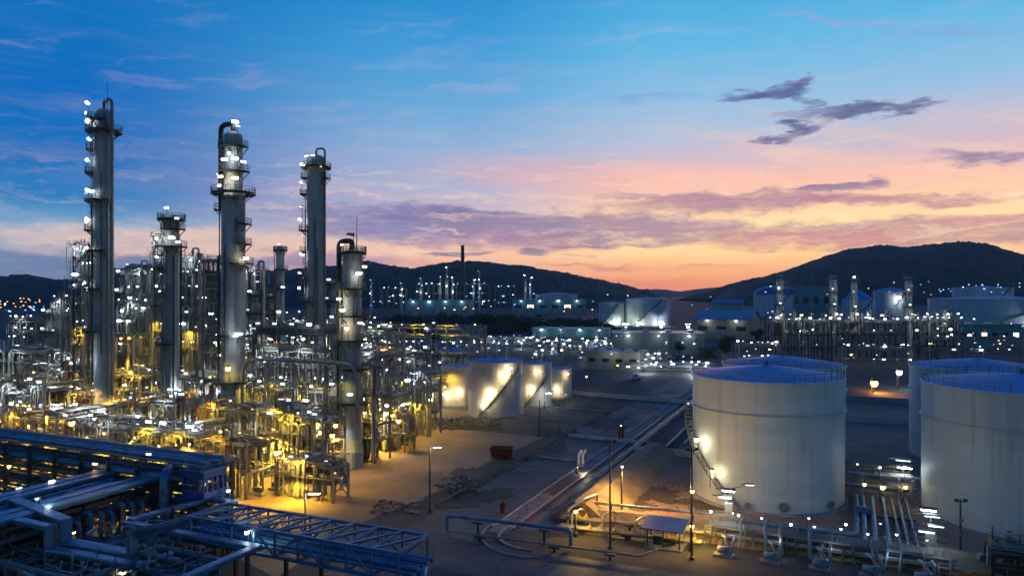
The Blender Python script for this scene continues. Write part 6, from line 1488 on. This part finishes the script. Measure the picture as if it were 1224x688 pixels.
for i in range(34):
    px = q6.uniform(470, 850); d = q6.uniform(290, 450); py = q6.uniform(412, 438); r = q6.uniform(.8, 1.8); hh = q6.uniform(4, 9); g = Wg(px, d)
    t = thing('small_vessel', 'small dark vessel among the lamps of the middle-distance works', 'process vessel', g, 0, 'small vessels of the middle-distance works')
    b = MB(); b.lathe([(r, 0), (r, hh), (r * .6, hh + r * .5), (.03, hh + r * .6)], 12); b.build('shell', q6.choice(('pipe_dull', 'pipe_cladding', 'grey_sheet')), t)
    b = MB(); b.tube([(0, 0, hh), (0, 0, hh + 1.5), (r + 1, 0, hh + 1.5), (r + 1, 0, 0)], .25, 7, bend=.6); b.build('pipe', 'pipe_dull', t)
    lamp(t, (-r - .5, -r, hh * .8), 'white', 'strip', 0, .8)
LS = 1.0
# scattered lamps: each its own mast
WL, BL, OL = ('white lamp on a thin mast, one of many scattered over the far works', 'scattered white lamps of the far works'), ('blue-tinted lamp on a thin mast among the far works', 'scattered blue lamps of the far works'), ('orange lamp on a thin mast among the far works', 'scattered orange lamps of the far works')
def scatter(n, m, lab, x0, x1, y0, y1, dl, dh, s0=.6, s1=1.2):
    for _ in range(n):
        farlamp(q6.uniform(x0, x1), q6.uniform(y0, y1), q6.uniform(dl, dh), m, lab[0], lab[1], q6.uniform(s0, s1))
scatter(16, 'far_blue', BL, 430, 640, 348, 366, 950, 1300)
scatter(16, 'far_white', WL, 430, 700, 346, 368, 950, 1300, .4, .8)
scatter(9, 'far_orange', OL, 480, 740, 358, 372, 800, 1000, .5, 1)
scatter(12, 'far_white', WL, 700, 880, 350, 378, 800, 1100, .4, .8)
scatter(70, 'far_white', WL, 480, 830, 400, 442, 330, 480, .4, 1.1)
scatter(20, 'far_blue', BL, 500, 830, 398, 440, 330, 480, .5, 1.1)
scatter(7, 'far_orange', OL, 560, 830, 405, 442, 330, 450, .5, .9)
scatter(24, 'far_white', WL, 900, 1224, 336, 352, 800, 1100, .4, .8)
scatter(16, 'far_blue', BL, 1085, 1224, 338, 350, 900, 1100, .5, 1)
scatter(30, 'far_white', WL, 900, 1224, 372, 420, 330, 520, .4, .9)
scatter(10, 'far_orange', OL, 1100, 1224, 398, 418, 330, 420, .4, .8)
scatter(20, 'far_orange', OL, 0, 48, 356, 368, 1200, 1500, .5, .9)
scatter(12, 'far_blue', BL, 30, 80, 362, 372, 900, 1200, .6, 1.1)
scatter(14, 'far_white', WL, 0, 90, 362, 384, 700, 1000, .4, .8)
farlamp(924, 372, 480, 'far_blue', 'single deep blue lamp beside the gabled warehouse', None, 1.6)
t = post_lamp('bright orange lamp glowing on a post between the two rows of white tanks', Wg(1044, 228), zat(457, 228), 'orange', 'globe', 0, 3.8, AMBER, 9000, name='lamp_post', pr=.16)
t = post_lamp('bright blue-white lamp on a post right of the orange one behind the white tanks', Wg(1074, 236), zat(444, 236), 'blue', 'globe', 0, 3.2, (.5, .75, 1), 1800, pr=.16)
post_lamp('small orange lamp on a post beyond the small tanks, by the road head', Wg(701, 235), zat(449, 235), 'orange', 'globe', 0, .9, AMBER, 300)
post_lamp('small red-orange lamp beyond the head of the road', Wg(738, 270), zat(436, 270), 'orange', 'globe', 0, .9, AMBER, 200)
t = post_lamp('white bar lamp standing at the head of the road', Wg(730, 262), zat(456, 262), 'white', 'street', 0, 2.6, WHITE, 300)
post_lamp('white lamp on a low post beside the last small tank', Wg(676, 205), 3.0, 'white', 'globe', 0, .7, WHITE, 160)
post_lamp('white flat lamp standing in front of the small plain tank', Wg(651, 197), 4.4, 'white', 'street', 0, 1.5, WHITE, 300)
post_lamp('thin lamp post at the roadside between the skip and the standpipe', Wg(645, 160), 8, 'white', 'street', 0, .4, WARM, 60)
post_lamp('thin lamp post beyond the road at the edge of the cone-roofed tank', Wg(822, 166), 6.5, 'white', 'globe', 0, .8, WHITE, 160)
# van on the road at the back
t = thing('parked_van', 'small blue-white van parked at the head of the road', 'van', Wg(759, 262), R(30))
b = MB(); b.prism([(-2.4, -.9), (2.4, -.9), (2.4, .9), (-2.4, .9)], .5, 1.2); b.add([(-2.3, -.88, 1.2), (1.4, -.88, 1.2), (1.4, .88, 1.2), (-2.3, .88, 1.2), (-2.2, -.8, 2.2), (.7, -.8, 2.2), (.7, .8, 2.2), (-2.2, .8, 2.2)], [(4, 5, 6, 7), (0, 1, 5, 4), (1, 2, 6, 5), (2, 3, 7, 6), (3, 0, 4, 7)]); b.build('body', 'far_tank_paint', t)
for x in (-1.5, 1.5):
    for y in (-.9, .9): b = MB(); b.tube([(x, y - .12, .38), (x, y + .12, .38)], .38, 14); b.build('wheel', 'black_rubber', t)
b = MB(); b.add([(1.36, -.75, 1.26), (1.36, .75, 1.26), (.76, .68, 2.12), (.76, -.68, 2.12)], [(0, 1, 2, 3)]); b.box((-.4, -.87, 1.65), (1.6, .06, .6)); b.build('window', 'glass_dark', t)
# trees ------------------------------------------------------------
def leaf_cloud(b, c, rx, ry, rz_, n, s, q):
    for _ in range(n):
        while True:
            p = Vector((q.uniform(-1, 1), q.uniform(-1, 1), q.uniform(-1, 1)))
            if .25 < p.length < 1: break
        p = Vector((c[0] + p.x * rx, c[1] + p.y * ry, c[2] + p.z * rz_)); a = Vector((q.gauss(0, 1), q.gauss(0, 1), q.gauss(0, 1))).normalized() * s * q.uniform(.5, 1.3); e = a.cross(Vector((q.gauss(0, 1), q.gauss(0, 1), q.gauss(0, 1)))).normalized() * s * q.uniform(.4, 1)
        b.add([p - a, p + e, p + a, p - e], [(0, 1, 2, 3)])
b = MB()
for i in range(150):
    px = q6.uniform(425, 735); d = q6.uniform(560, 760); h_ = q6.uniform(5, 13) * (1.0 if px < 640 else .6); g = Wg(px, d); w = q6.uniform(4, 9)
    for k in range(3): leaf_cloud(b, (g.x + q6.uniform(-w, w), g.y + q6.uniform(-4, 4), h_ * q6.uniform(.3, .75)), w * .7, w * .6, h_ * .4, 60, 1.1, q6)
o = b.build('far_trees', 'tree_leaves'); o['kind'] = 'stuff'
def tree(label, loc, h, seed, group='trees among the works'):
    q = random.Random(seed); t = thing('tree', label, 'tree', loc, 0, group)
    b = MB(); b.tube([(0, 0, 0), (.1, 0, h * .25), (.2, .1, h * .5), (.1, 0, h * .8)], [h * .04, h * .032, h * .022, h * .008], 8)
    for i in range(5):
        a = q.uniform(0, 6.28); z = h * q.uniform(.3, .55); b.tube([(.15, 0, z), (math.cos(a) * h * .15, math.sin(a) * h * .15, z + h * .12), (math.cos(a) * h * .28, math.sin(a) * h * .28, z + h * .22)], [h * .018, h * .012, h * .005], 6)
    b.build('trunk', 'bark', t)
    b = MB()
    for i in range(9): a = q.uniform(0, 6.28); rr = h * q.uniform(.05, .26); leaf_cloud(b, (rr * math.cos(a), rr * math.sin(a), h * q.uniform(.48, .88)), h * .18, h * .18, h * .13, 90, h * .035, q)
    b.build('crown', 'tree_leaves', t)
for i, (px, d, h) in enumerate(((845, 300, 11), (866, 320, 13), (812, 345, 9), (905, 420, 12), (446, 420, 12))):
    tree(('dark leafy tree right of the pale flat-roofed shed', 'taller tree between the flat-roofed and the gabled shed', 'small tree at the right corner of the pale shed', 'tree beside the gable end of the tan warehouse', 'lone dark tree right of the stout column')[i], Wg(px, d), h, i)
for i, (px, d, h) in enumerate(((848, 262, 3), (700, 225, 1.6))):
    pass
